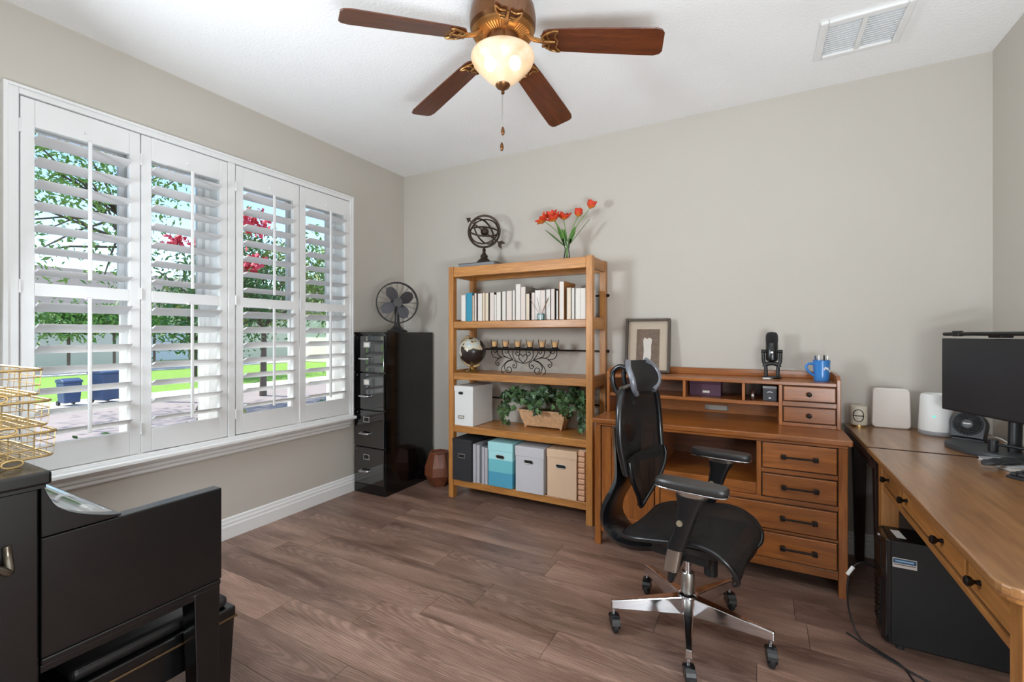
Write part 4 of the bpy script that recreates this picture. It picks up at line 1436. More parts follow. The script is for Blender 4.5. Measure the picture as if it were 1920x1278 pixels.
MB().box(2.418, 3.254, -.574, -.545, .262, .272).build('drawer_rail', W_dx, dk)
MB().box(2.927, 3.254, -.574, -.545, .562, .584).build('drawer_rail', W_dx, dk, bevel=.002)
MB().box(2.418, 2.905, -.568, -.552, .437, .498).build('shelf_lip', W_dx, dk, bevel=.002)
MB().box(2.418, 2.905, -.552, -.06, .480, .496).build('open_shelf', W_dx, dk)
M_pull = plain('dark_bronze_pull', srgb(40, 34, 32), .35, .7, var=.1)


def drawer(parent, x0, x1, z0, z1, y, pulls, knob=False):
    MB().box(x0 + .001, x1 - .001, y + .004, y + .02, z0 + .001, z1 - .001).build('drawer_recess', M_edge, parent)
    d = MB().box(x0 + .005, x1 - .005, y - .008, y + .012, z0 + .005, z1 - .005).build('drawer', W_dx, parent, bevel=.004, seg=2)
    z = (z0 + z1) / 2
    for px in pulls:
        if knob:
            MB().lathe((px, y - .008, z), [(.009, 0), (.006, .006), (.006, .010), (.013, .017), (.011, .025), (.001, .028)], 16, Matrix.Rotation(R(90), 3, 'X')).build('knob', M_pull, d, smooth=40)
        else:
            for s in (-1, 1):
                MB().box(px + s * .068 - .011, px + s * .068 + .011, y - .034, y - .0085, z - .010, z + .012).build('pull_post', M_pull, d, bevel=.003)
            MB().box(px - .066, px + .066, y - .036, y - .026, z - .003, z + .006).build('pull_bar', M_pull, d, bevel=.002)
    return d


DY = -.574
drawer(dk, 2.927, 3.254, .584, .722, DY, (3.094,))
drawer(dk, 2.927, 3.254, .436, .562, DY, (3.096,))
drawer(dk, 2.418, 3.254, .272, .412, DY, (3.090, 2.60))
drawer(dk, 2.418, 3.254, .122, .262, DY, (3.090, 2.60))
MB().box(2.0745, 2.3915, DY + .004, DY + .02, .123, .721).build('door_recess', M_edge, dk)
dr = MB().frame('y', DY - .008, DY + .012, (2.080, 2.388, .128, .716), (.058, .058, .06, .06)).build('door', W_dz, dk, bevel=.003)
MB().box(2.136, 2.332, DY + .000, DY + .008, .186, .658).build('door_panel', W_dz, dr)
MB().box(2.360, 2.368, DY - .034, DY - .026, .40, .53).build('door_pull', M_pull, dr, bevel=.002)
# hutch
HY0, HY1 = -.33, -.022
ht = MB().box(2.052, 3.278, HY0, HY1, .991, 1.010).build('hutch_top', W_dx, dk, bevel=.003)
MB().box(2.052, 3.297, HY1 - .016, HY1, 1.010, 1.052).build('hutch_gallery', W_dx, dk, bevel=.003)
for x0 in (2.036, 3.278):
    poly = [(HY0, .767), (HY1, .767), (HY1, 1.056), (HY0 + .16, 1.056), (HY0 + .05, 1.050), (HY0, 1.03)]
    MB().prism(poly, 'x', x0, x0 + .019).build('hutch_side', W_dz, dk, bevel=.003)
MB().box(3.013, 3.031, HY0, HY1 - .01, .767, .991).build('hutch_partition', W_dz, dk, bevel=.002)
MB().box(2.055, 3.013, HY0 + .004, HY1 - .012, .872, .892).build('hutch_shelf', W_dx, dk, bevel=.002)
for x0 in (2.508, 2.830):
    MB().box(x0, x0 + .016, HY0 + .004, HY1 - .012, .892, .991).build('hutch_divider', W_dz, dk, bevel=.002)
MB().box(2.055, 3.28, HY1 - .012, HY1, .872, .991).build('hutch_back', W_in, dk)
# back board of the open slot with its cable cut-out
for a, b_, c, d in ((2.055, 2.605, .767, .872), (2.745, 3.28, .767, .872), (2.605, 2.745, .812, .872), (2.605, 2.745, .767, .780)):
    MB().box(a, b_, HY1 - .012, HY1, c, d).build('hutch_back_board', W_dx, dk)
MB().box(3.031, 3.278, HY0, HY0 + .02, .877, .903).build('hutch_rail', W_dx, dk, bevel=.002)
MB().box(3.031, 3.278, HY0, HY0 + .02, .767, .787).build('hutch_rail', W_dx, dk, bevel=.002)
drawer(dk, 3.031, 3.278, .903, .990, HY0, (3.154,), True)
drawer(dk, 3.031, 3.278, .787, .877, HY0, (3.154,), True)

# things on and in the hutch
pf = thing('picture_frame', 'dark shadow-box picture frame leaning on the wall above the hutch', 'picture frame', (2.243, -.085, 1.0122), rot=(R(-7), 0, 0))
M_frm = wood('frame_walnut', srgb(50, 38, 30), srgb(86, 68, 54), 'z', .5)
MB().frame('y', -.022, .012, (-.15, .15, 0, .368), (.016, .016, .016, .016)).build('frame', M_frm, pf, bevel=.002, local=True)
MB().box(-.136, .136, .006, .011, .014, .354).build('mat_board', plain('mat_board', srgb(200, 182, 162), .8), pf, local=True)
MB().box(-.075, .075, -.003, .0058, .03, .296).build('bark_panel', plain('carved_bark', srgb(128, 108, 94), .9, var=.45, scale=45, bump=.8), pf, local=True)
wp = [(-.028, .08), (.020, .075), (.026, .12), (.024, .18), (.030, .225), (.014, .238), (-.004, .228), (-.020, .240), (-.030, .22), (-.024, .15)]
MB().prism(wp, 'y', -.006, -.0031).build('white_mark', plain('white_bark', srgb(226, 218, 208), .9, bump=.6), pf, local=True)
MB().box(-.136, .136, -.016, -.014, .014, .354).build('glazing', pane_glass('frame_glass', (.98, .98, .98, 1), .03), pf, local=True)

mc = thing('microphone', 'black desktop microphone on a short stand on the hutch', 'microphone', (2.984, -.13, 1.0105))
MB().lathe((2.984, -.13, 1.0105), [(.001, 0), (.050, 0), (.052, .004), (.050, .010), (.030, .013), (.001, .0135)], 32).build('base', M_black, mc, smooth=40)
for s in (-1, 1):
    MB().tube(catmull([(2.984 + s * .030, -.13, 1.020), (2.984 + s * .031, -.13, 1.06), (2.984 + s * .034, -.13, 1.085), (2.984 + s * .043, -.13, 1.11), (2.984 + s * .045, -.13, 1.165)], 5), .007, 8, flat=1.4).build('yoke_arm', M_black, mc, smooth=50)
    MB().cyl((2.984 + s * .031, -.13, 1.170), (2.984 + s * .056, -.13, 1.170), .010, n=14).build('pivot_knob', M_black, mc, smooth=40)
MB().tube(catmull([(2.946, -.13, 1.075), (2.955, -.13, 1.092), (2.984, -.13, 1.099), (3.013, -.13, 1.092), (3.022, -.13, 1.075)], 5), .008, 8, flat=1.6).build('yoke_bridge', M_black, mc, smooth=50)
MB().lathe((2.984, -.13, 1.112), [(.024, 0), (.031, .006), (.0325, .02), (.0325, .108), (.031, .110)], 28).build('body', M_blackgloss, mc, smooth=40)
MB().lathe((2.984, -.13, 1.222), [(.0312, 0), (.0325, .004), (.0325, .034), (.030, .050), (.022, .060), (.008, .064), (.001, .0645)], 28).build('grille', plain('mic_mesh', srgb(52, 52, 54), .5, .5, bump=.9, scale=300), mc, smooth=50)
MB().cyl((2.984, -.1628, 1.165), (2.984, -.166, 1.165), .006, n=14).build('dial', M_satin, mc)
t = thing('usb_dongle', 'small white plug lying against the microphone base', 'plug', (2.955, -.205, 1.0105))
MB().box(2.935, 2.975, -.212, -.198, 1.0105, 1.018).build('plug_body', M_white, t, bevel=.002)
MB().box(2.975, 2.987, -.209, -.201, 1.0125, 1.0165).build('plug_tip', M_chrome, t)

mg = thing('blue_mug', 'bright blue mug of pens on the hutch', 'mug', (3.224, -.2, 1.0105))
M_mug = plain('blue_glaze', srgb(58, 128, 200), .2, coat=.6)
MB().lathe((3.224, -.2, 1.0105), [(.001, .0), (.036, 0), (.038, .003), (.0385, .03), (.042, .112), (.0425, .117), (.039, .117), (.036, .03), (.033, .008), (.001, .007)], 36).build('cup', M_mug, mg, smooth=40)
hn = catmull([(3.186, -.212, 1.105), (3.165, -.222, 1.108), (3.150, -.228, 1.095), (3.153, -.228, 1.075), (3.172, -.220, 1.052), (3.187, -.212, 1.042)], 5)
MB().tube(hn, .0055, 8, flat=1.3).build('handle', M_mug, mg, smooth=60)
lg = MB()
for k in range(9):
    a = R(-82 + 7 * k)
    rr = .0416
    z0 = 1.088 - .004 * abs(k - 2) + .004 * math.sin(k * 1.9)
    a2 = a + R(7)
    lg.add([(3.224 + rr * math.cos(q), -.2 + rr * math.sin(q), z) for q, z in ((a, z0 - .006), (a2, z0 - .007), (a2, z0 + .004), (a, z0 + .006))], [(0, 1, 2, 3)])
lg.build('white_logo', M_white, mg, label='white swirl mark')
PC = [('black', M_black), ('black', M_black), ('white', M_white), ('black', M_black), ('navy', plain('pen_navy', srgb(40, 56, 96), .3)), ('white', M_white), ('black', M_black), ('silver', M_chrome)]
for k, (nm, mt) in enumerate(PC):
    a = 2 * PI * k / 8 + .3
    bx_, by_ = 3.224 + .018 * math.cos(a), -.2 + .018 * math.sin(a)
    tx, ty = 3.224 + .031 * math.cos(a), -.2 + .031 * math.sin(a)
    zz = 1.148 + .008 * ((k * 3) % 4) / 3
    t = thing('pen', '%s pen standing at the %s of the blue mug' % (nm, ('right', 'back right', 'back', 'back left', 'left', 'front left', 'front', 'front right')[k]), 'pen', (bx_, by_, 1.0185), group='pens in the blue mug')
    MB().cyl((bx_, by_, 1.0185), (tx, ty, zz - .02), .0042, n=8).build('barrel', mt, t, smooth=40)
    MB().cyl((tx, ty, zz - .02), (tx + .001 * math.cos(a), ty + .001 * math.sin(a), zz), .0048, .0036, n=8).build('cap', mt, t, smooth=40)

t = thing('purple_box', 'dark purple box in the middle cubby of the hutch', 'box', (2.622, -.14, .892))
MB().box(2.532, 2.712, -.215, -.05, .8922, .966).build('body', plain('purple_card', srgb(84, 48, 70), .6), t, bevel=.002)
MB().box(2.531, 2.713, -.216, -.049, .966, .984).build('lid', MATS['purple_card'], t, bevel=.002)
MB().frame('y', -.2185, -.2152, (2.608, 2.650, .910, .926), .003).build('label_holder', M_satin, t)
MB().box(2.611, 2.647, -.2165, -.2153, .913, .923).build('label_card', M_paper, t)
t = thing('cubby_box', 'small charcoal box with white print in the right cubby', 'box', (2.971, -.23, .892))
M_char = plain('charcoal_card', srgb(58, 58, 62), .5)
MB().box(2.936, 3.006, -.28, -.18, .8922, .962).build('body', M_char, t, bevel=.002)
MB().box(2.935, 3.007, -.281, -.179, .962, .976).build('lid', plain('pale_grey_lid', srgb(150, 150, 152), .5), t, bevel=.002)
pm_ = MB()
for k in range(5):
    a0, a1 = R(30 + 24 * k), R(54 + 24 * k)
    pm_.add([(2.971 + r_ * math.cos(a), -.2802, .934 + r_ * .7 * math.sin(a)) for a, r_ in ((a0, .017), (a1, .017), (a1, .012), (a0, .012))], [(0, 1, 2, 3)])
pm_.add([(2.965, -.2802, .905), (2.977, -.2802, .905), (2.977, -.2802, .912), (2.965, -.2802, .912)], [(0, 1, 2, 3)])
pm_.build('white_print', M_white, t, label='white arch print')
t = thing('figurine', 'tiny dark figurine with a white front in the right cubby', 'figurine', (2.884, -.26, .892))
MB().lathe((2.884, -.26, .8922), [(.001, 0), (.014, 0), (.016, .006), (.013, .02), (.009, .026)], 16).build('body', plain('figurine_brown', srgb(74, 40, 28), .5), t, smooth=50)
MB().sphere((2.884, -.26, .932), .014, 16, 10).build('head', MATS['figurine_brown'], t, smooth=60)
MB().sphere((2.884, -.2715, .918), .0075, 12, 8, (1, .5, 1.3)).build('bib', M_white, t, smooth=60)
for s in (-1, 1):
    MB().sphere((2.884 + s * .010, -.26, .945), .005, 10, 6).build('ear', MATS['figurine_brown'], t, smooth=60)
# ------------------------------------------------------------------ right-hand desk and corner table
R_d, R_l = srgb(118, 78, 46), srgb(166, 120, 76)
W_rx = wood('right_desk_wood', R_d, R_l, 'y', .28, 22, 1.6, .35, contrast=.75)
W_rf = wood('right_desk_front', srgb(140, 88, 44), srgb(190, 134, 74), 'y', .4, 24, 2.0, .2, contrast=.75)
W_rz = wood('right_desk_leg', srgb(140, 88, 44), srgb(190, 134, 74), 'z', .4, 24, 2.0, .2, contrast=.75)
M_dkleg = wood('dark_walnut', srgb(34, 20, 15), srgb(58, 34, 26), 'z', .4)
rd = thing('side_desk', 'long wooden desk with small knobbed drawers along the right wall', 'desk', (3.67, -1.33, 0))
TX0, TX1, TY0, TY1 = 3.347, 3.962, -1.985, -.688
cr_ = .045
poly = [(TX0, TY1), (TX1, TY1), (TX1, TY0)]
for k in range(6):
    a = R(-90 - 90 * k / 5)
    poly.append((TX0 + cr_ + cr_ * math.cos(a), TY0 + cr_ + cr_ * math.sin(a)))
MB().prism(poly, 'z', .737, .761).build('desk_top', W_rx, rd, bevel=.005, seg=3)
poly2 = [(x + (.012 if x < 3.5 else 0), y + (.012 if y < -1.5 else 0)) for x, y in poly]
MB().prism(poly2, 'z', .722, .737).build('top_moulding', W_rf, rd, bevel=.004)
FX = 3.392
for x0, y0 in ((FX - .004, -1.962), (FX - .004, -.742), (3.89, -1.962), (3.89, -.742)):
    MB().box(x0, x0 + .062, y0, y0 + .058, 0, .722).build('leg', W_rz, rd, bevel=.004)
MB().box(FX, FX + .02, -1.904, -.742, .592, .612).build('front_rail', W_rf, rd, bevel=.003)
MB().box(FX, FX + .02, -1.904, -.742, .706, .722).build('front_rail', W_rf, rd, bevel=.002)
for y in (-1.640, -1.018):
    MB().box(FX, FX + .02, y - .011, y + .011, .612, .706).build('front_stile', W_rz, rd, bevel=.002)
MB().box(FX + .02, 3.89, -1.955, -1.935, .60, .722).build('end_apron', wood('right_desk_end', srgb(140, 88, 44), srgb(190, 134, 74), 'x', .4, 24, 2.0, .2, contrast=.75), rd)
MB().box(FX + .02, 3.89, -.715, -.700, .60, .722).build('end_apron', MATS['right_desk_end'], rd)
MB().box(3.93, 3.945, -1.91, -.742, .60, .722).build('back_apron', W_rf, rd)
for y0, y1, ks in ((-1.904, -1.651, (-1.735,)), (-1.629, -1.029, (-1.475, -1.105)), (-1.007, -.684 - .058, (-.835,))):
    MB().box(FX + .008, FX + .02, y0 + .001, y1 - .001, .613, .705).build('drawer_recess', M_edge, rd)
    d = MB().box(FX + .004, FX + .016, y0 + .007, y1 - .007, .619, .699).build('drawer', W_rf, rd, bevel=.003)
    for y in ks:
        MB().lathe((FX + .003, y, .660), [(.007, 0), (.005, .006), (.005, .011), (.012, .018), (.013, .025), (.008, .030), (.001, .031)], 16, Matrix.Rotation(R(-90), 3, 'Y')).build('knob', M_pull, d, smooth=40)

ctb = thing('corner_table', 'wooden corner table with dark legs holding the routers', 'table', (3.66, -.35, 0))
MB().box(3.351, 3.962, -.666, -.028, .735, .760).build('table_top', W_rx, ctb, bevel=.004, seg=2)
MB().box(3.358, 3.366, -.655, -.04, .700, .735).build('dark_edge', M_dkleg, ctb, bevel=.002)
MB().box(3.351, 3.962, -.6685, -.6662, .733, .7598).build('dark_front_edge', M_dkleg, ctb)
MB().box(3.366, 3.95, -.64, -.62, .66, .735).build('apron', M_dkleg, ctb)
MB().box(3.374, 3.392, -.62, -.04, .655, .735).build('apron', M_dkleg, ctb)
for x0 in (3.380, 3.885):
    for y0 in (-.105, -.645):
        MB().hexa([(x0 + .014, y0 + .012, 0), (x0 + .052, y0 + .012, 0), (x0 + .052, y0 + .050, 0), (x0 + .014, y0 + .050, 0)],
                  [(x0, y0, .735), (x0 + .066, y0, .735), (x0 + .066, y0 + .062, .735), (x0, y0 + .062, .735)]).build('leg', M_dkleg, ctb, bevel=.003)

# things on the corner table
ZT = .7605
t = thing('candle_tin', 'small cream candle tin with a black oval emblem by the wall', 'candle', (3.405, -.105, ZT))
MB().lathe((3.405, -.105, ZT), [(.001, 0), (.030, 0), (.030, .010), (.038, .010)], 28).build('foot', M_brass, t, smooth=40)
MB().lathe((3.405, -.105, ZT + .0101), [(.001, 0), (.039, 0), (.040, .004), (.040, .098), (.038, .102), (.001, .102)], 32).build('tin', plain('cream_tin', srgb(206, 200, 182), .4, var=.06, scale=80), t, smooth=40)
em = MB()
dirc = math.atan2(-3.268 + .105, 2.919 - 3.405)


def on_cyl(ang, z, r=.0404, cx=3.405, cy=-.105):
    return (cx + r * math.cos(dirc + ang), cy + r * math.sin(dirc + ang), z)


ov = [on_cyl(.60 * math.cos(a), .823 + .033 * math.sin(a)) for a in [2 * PI * k / 28 for k in range(28)]]
em.tube(ov, .0022, 6, closed=True)
em.tube([on_cyl(-.6 + 1.2 * k / 8, .822) for k in range(9)], .0026, 6)
em.build('emblem', M_black, t, label='black oval emblem with a bar')

t = thing('flat_router', 'white flat upright router panel against the back wall', 'router', (3.549, -.085, ZT), rotz=R(0))
pts = []
for cx_, cz_, s0 in ((.058, .195, 0), (-.058, .195, 90), (-.062, .022, 180), (.062, .022, 270)):
    for k in range(5):
        a = R(s0 + 22.5 * k)
        pts.append((cx_ + .022 * math.cos(a), cz_ + .022 * math.sin(a)))
MB().prism(pts, 'y', -.022, .022).build('shell', plain('warm_white_plastic', srgb(220, 212, 204), .5), t, bevel=.008, seg=3, local=True)
MB().box(-.02, .02, -.014, .014, 0, .008).build('foot', MATS['warm_white_plastic'], t, bevel=.002, local=True)

t = thing('mesh_router', 'white round router with a teal light and grey base', 'router', (3.712, -.185, ZT))
MB().lathe((3.712, -.185, ZT + .0005), [(.001, 0), (.068, 0), (.070, .004), (.070, .020), (.069, .022)], 40).build('base', plain('base_grey', srgb(150, 150, 152), .5), t, smooth=40)
MB().lathe((3.712, -.185, ZT + .022), [(.069, 0), (.0695, .01), (.062, .17), (.058, .182), (.050, .186), (.046, .182), (.044, .150), (.001, .148)], 40).build('shell', M_white, t, smooth=40)
d2 = math.atan2(-3.268 + .185, 2.919 - 3.712)
lp = Vector((3.712 + .0662 * math.cos(d2 - .1), -.185 + .0662 * math.sin(d2 - .1), ZT + .098))
nrm = Vector((math.cos(d2 - .1), math.sin(d2 - .1), .04))
MB().cyl(lp - nrm * .001, lp + nrm * .0012, .006, n=20).build('status_light', plain('teal_light', srgb(120, 220, 205), .4, emit=srgb(110, 225, 205), es=.6), t, label='teal status light')

t = thing('mini_fan', 'small black desk fan standing under the monitor', 'fan', (3.812, -.275, ZT), rotz=R(-32))
t.scale = (1.14, 1.14, 1.14)
M_dgrey = plain('fan_dark_grey', srgb(58, 62, 66), .45)
MB().box(-.052, .052, -.028, .030, 0, .010).build('base', M_dgrey, t, bevel=.003, local=True)
RTm = Matrix.Rotation(R(-14), 3, 'X')
cc = Vector((0, -.004, .066))


def tl(v):
    return cc + RTm @ Vector(v)


m = MB()
n_ = 32
pf_, pb_ = [], []
for k in range(n_):
    a = 2 * PI * k / n_
    x, z = .056 * math.cos(a), .056 * math.sin(a)
    if z < -.02:
        x = math.copysign(.05, math.cos(a)) if abs(math.cos(a)) > .35 else .05 * math.cos(a) / .35
        z = -.056
    pf_.append(tl((x, -.020, z)))
    pb_.append(tl((x, .026, z)))
m.rings([pf_, pb_])
m.build('housing', M_dgrey, t, bevel=.003, local=True)
for rr in (.047, .038, .029):
    MB().tube([tl((rr * math.cos(2 * PI * k / 32), -.0215, rr * math.sin(2 * PI * k / 32))) for k in range(32)], .0018, 6, closed=True).build('grille_ring', M_dgrey if rr > .04 else M_black, t, smooth=50, local=True)
m = MB()
for k in range(24):
    a = 2 * PI * k / 24
    m.tube([tl((.018 * math.cos(a), -.022, .018 * math.sin(a))), tl((.047 * math.cos(a + .35), -.0215, .047 * math.sin(a + .35)))], .0011, 5)
m.build('grille_ribs', M_black, t, local=True, kind='stuff')
m = MB().lathe(tl((0, -.021, 0)), [(.045, .0), (.001, .0005)], 24, RTm @ Matrix.Rotation(R(90), 3, 'X'))
m.build('dark_well', plain('fan_well', srgb(12, 12, 13), .6), t, local=True)
MB().lathe(tl((0, -.0215, 0)), [(.018, 0), (.018, .003), (.015, .0045), (.001, .005)], 20, RTm @ Matrix.Rotation(R(90), 3, 'X')).build('hub_cap', plain('hub_grey', srgb(96, 98, 100), .4), t, smooth=40, local=True)
MB().obox(tl((0, -.0275, .001)), (.024, .001, .005), RTm).build('badge', M_white, t, local=True)

# monitor turned towards the chair
mn = thing('monitor', 'dark wide computer monitor turned towards the chair', 'monitor', (3.805, -.65, ZT), rotz=R(21.5))
# local frame: y runs along the screen towards the back wall, -x faces the chair
M_scr = plain('screen_dark', srgb(44, 45, 48), .35, var=.02)
MB().box(-.010, .014, -.302, .302, .156, .492).build('panel', M_black, mn, bevel=.003, local=True)
MB().box(-.0115, -.0095, -.299, .299, .163, .489).build('screen', M_scr, mn, local=True)
MB().box(.014, .045, -.16, .16, .22, .42).build('back_housing', M_black, mn, bevel=.01, local=True)
MB().tube([(.055, .02, .012), (.06, .02, .2), (.052, .02, .32)], .017, 12, flat=1.4).build('neck', M_black, mn, smooth=50, local=True)
MB().box(.04, .06, -.02, .06, .28, .36).build('mount_plate', M_black, mn, bevel=.003, local=True)
bs = MB()
prof = []
for (r_, z) in ((.001, 0), (1, 0), (1.02, .008), (.99, .022), (.001, .024)):
    prof.append([(.005 + .098 * r_ * math.cos(2 * PI * k / 40), .095 + .165 * r_ * math.sin(2 * PI * k / 40), z) for k in range(40)])
bs.rings(prof)
bs.build('base', plain('stand_grey', srgb(62, 65, 68), .45), mn, smooth=40, local=True)

lb = thing('screen_light_bar', 'black light bar clipped along the top of the monitor', 'lamp', (3.77, -.65, ZT + .50), rotz=R(21.5))
MB().tube(catmull([(-.028, .205, .012), (-.03, .10, .013), (-.03, -.05, .013), (-.03, -.2, .013)], 4), .0085, 12).build('bar', M_black, lb, smooth=50, local=True)
MB().box(-.040, -.018, .115, .150, .002, .026).build('clip', M_black, lb, bevel=.003, local=True)
MB().box(.006, .055, -.03, .03, -.004, .014).build('weight', M_black, lb, bevel=.004, local=True)
MB().tube([(-.03, 0, .013), (.02, 0, .013)], .007, 8).build('mount_arm', M_black, lb, smooth=50, local=True)

t = thing('headset_stand', 'small black clamp post with a horizontal arm by the monitor base', 'stand', (3.775, -.640, ZT + .0245))
MB().cyl((3.775, -.640, ZT + .0245), (3.775, -.640, ZT + .066), .016, n=18).build('post', M_black, t, smooth=40)
MB().cyl((3.775, -.640, ZT + .066), (3.775, -.640, ZT + .072), .018, n=18).build('cap', M_black, t, smooth=40)
MB().tube([(3.775, -.640, ZT + .055), (3.84, -.70, ZT + .055), (3.90, -.76, ZT + .055)], .006, 8).build('arm', M_black, t, smooth=50)
t = thing('cable', 'white cable curling behind the small fan', 'cable', (3.88, -.38, ZT))
MB().tube(catmull([(3.86, -.24, ZT + .004), (3.90, -.29, ZT + .025), (3.92, -.36, ZT + .012), (3.885, -.42, ZT + .020), (3.86, -.47, ZT + .022), (3.835, -.485, ZT + .020)], 6), .0032, 8).build('cord', M_white, t, smooth=60)
t = thing('cable', 'black cable hanging down behind the monitor', 'cable', (3.93, -.62, ZT))
MB().tube(catmull([(3.875, -.62, ZT + .25), (3.90, -.64, ZT + .12), (3.885, -.68, ZT + .02), (3.86, -.72, ZT + .008), (3.85, -.79, ZT + .006)], 6), .0035, 8).build('cord', M_black, t, smooth=60)

# things on the side desk
ZD = .7615
t = thing('notebook', 'flat grey notebook lying on the side desk', 'notebook', (3.828, -.795, ZD), rotz=R(12))
MB().box(-.115, .115, -.085, .085, 0, .004).build('cover', plain('notebook_grey', srgb(170, 172, 174), .5), t, bevel=.001, local=True)
MB().box(-.112, .112, -.082, .082, .004, .013).build('pages', M_page, t, local=True)
MB().box(-.115, .115, -.085, .085, .013, .016).build('top_cover', MATS['notebook_grey'], t, bevel=.001, local=True)
t = thing('wrist_rest', 'wavy black padded wrist rest across the notebook', 'wrist rest', (3.752, -.838, ZD + .0165), rotz=R(38))
rw = []
for k in range(25):
    x = -.115 + .26 * k / 24
    e = max(.05, min(1, (k + .3) / 3, (24.3 - k) / 3)) ** .5
    hz = (.020 + .0035 * math.sin(k * 1.3)) * e
    wy = (.024 + .003 * math.sin(k * .7)) * e
    rw.append([(x, wy * math.cos(a), max(0.0, hz * .5 + hz * .55 * math.sin(a))) for a in [2 * PI * j / 14 for j in range(14)]])
MB().rings(rw).build('pad', M_rubber, t, smooth=60, local=True)
kb = thing('keyboard', 'black computer keyboard at the right edge of the side desk', 'keyboard', (3.868, -1.11, ZD), rotz=R(-52))
MB().hexa([(-.2, -.068, 0), (.2, -.068, 0), (.2, .068, 0), (-.2, .068, 0)], [(-.198, -.066, .010), (.198, -.066, .010), (.198, .066, .020), (-.198, .066, .020)]).build('base', M_black, kb, bevel=.002, local=True)
key = None
for r_ in range(5):
    for k in range(17):
        x, y = -.184 + .023 * k, -.050 + .025 * r_
        z = .0135 + .075 * (y + .066)
        if key is None:
            key = MB().hexa([(-.0095, -.0105, 0), (.0095, -.0105, 0), (.0095, .0105, 0), (-.0095, .0105, 0)], [(-.0075, -.0085, .007), (.0075, -.0085, .007), (.0075, .0085, .007), (-.0075, .0085, .007)]).build('key', M_rubber, kb, local=True)
            key.location = (x, y, z + .002)
        else:
            dup(key, (x, y, z + .002))

# computer tower under the side desk
tw = thing('computer_tower', 'black computer tower on the floor under the side desk', 'computer', (3.60, -.81, 0))
M_twr = plain('tower_black', srgb(7, 7, 8), .4, var=.05)
MB().box(3.385, 3.82, -.912, -.748, .018, .440).build('case', M_twr, tw, bevel=.004)
MB().prism([(3.386, -.912), (3.386, -.748), (3.372, -.752), (3.362, -.78), (3.362, -.88), (3.372, -.907)], 'z', .020, .438).build('front_bezel', plain('bezel_black', srgb(20, 20, 21), .25, coat=.4), tw, bevel=.003)
for z0, z1 in ((.30, .41), (.06, .26)):
    MB().box(3.358, 3.364, -.875, -.785, z0, z1).build('bezel_plate', M_twr, tw, bevel=.002)
for k in range(9):
    MB().box(3.3555, 3.359, -.87, -.79, .075 + .02 * k, .083 + .02 * k).build('vent_slat', M_blackgloss, tw)
MB().cyl((3.364, -.83, .425), (3.356, -.83, .425), .008, n=14).build('power_button', M_chrome, tw, smooth=40)
for x in (3.42, 3.78):
    for y in (-.89, -.77):
        MB().cyl((x, y, 0), (x, y, .019), .014, n=12).build('foot', M_rubber, tw, smooth=40)
st = MB().box(3.392, 3.468, -.9135, -.9119, .334, .372).build('sticker', plain('sticker_white', srgb(214, 206, 200), .4), tw, label='blue and white sticker')
MB().box(3.394, 3.466, -.9142, -.9136, .352, .369).build('sticker_band', plain('sticker_blue', srgb(44, 82, 120), .4), st)
MB().box(3.400, 3.458, -.9147, -.9143, .358, .364).build('sticker_line', plain('sticker_pale', srgb(150, 190, 220), .4), st)
MB().box(3.396, 3.464, -.9142, -.9136, .345, .348).build('sticker_line', plain('sticker_grey', srgb(90, 84, 86), .4), st)
MB().obox((3.425, -.835, .4408), (.03, .085, .001), Euler((0, 0, R(4)))).build('top_tag', M_white, tw, label='white tag on the case top')

t = thing('cable', 'thin black usb cable drooping from the tower front to the floor', 'cable', (3.29, -.87, 0))
MB().tube(catmull([(3.356, -.80, .27), (3.31, -.82, .29), (3.265, -.84, .255), (3.25, -.86, .17), (3.26, -.87, .07), (3.29, -.90, .0045), (3.34, -.96, .004), (3.40, -1.03, .004), (3.43, -1.15, .004), (3.55, -1.35, .004)], 8), .0035, 8).build('cord', M_black, t, smooth=60)
MB().tube([(3.275, -.836, .27), (3.252, -.846, .235)], .0075, 10).build('white_plug', M_white, t, smooth=40, label='white connector')
t = thing('cable', 'black cable lying on the floor under the side desk', 'cable', (3.45, -1.1, 0))
MB().tube(catmull([(3.245, -.885, .0045), (3.29, -.93, .004), (3.36, -1.00, .004), (3.46, -1.08, .004), (3.60, -1.16, .004), (3.80, -1.2, .004)], 6), .004, 8).build('cord', M_black, t, smooth=60)

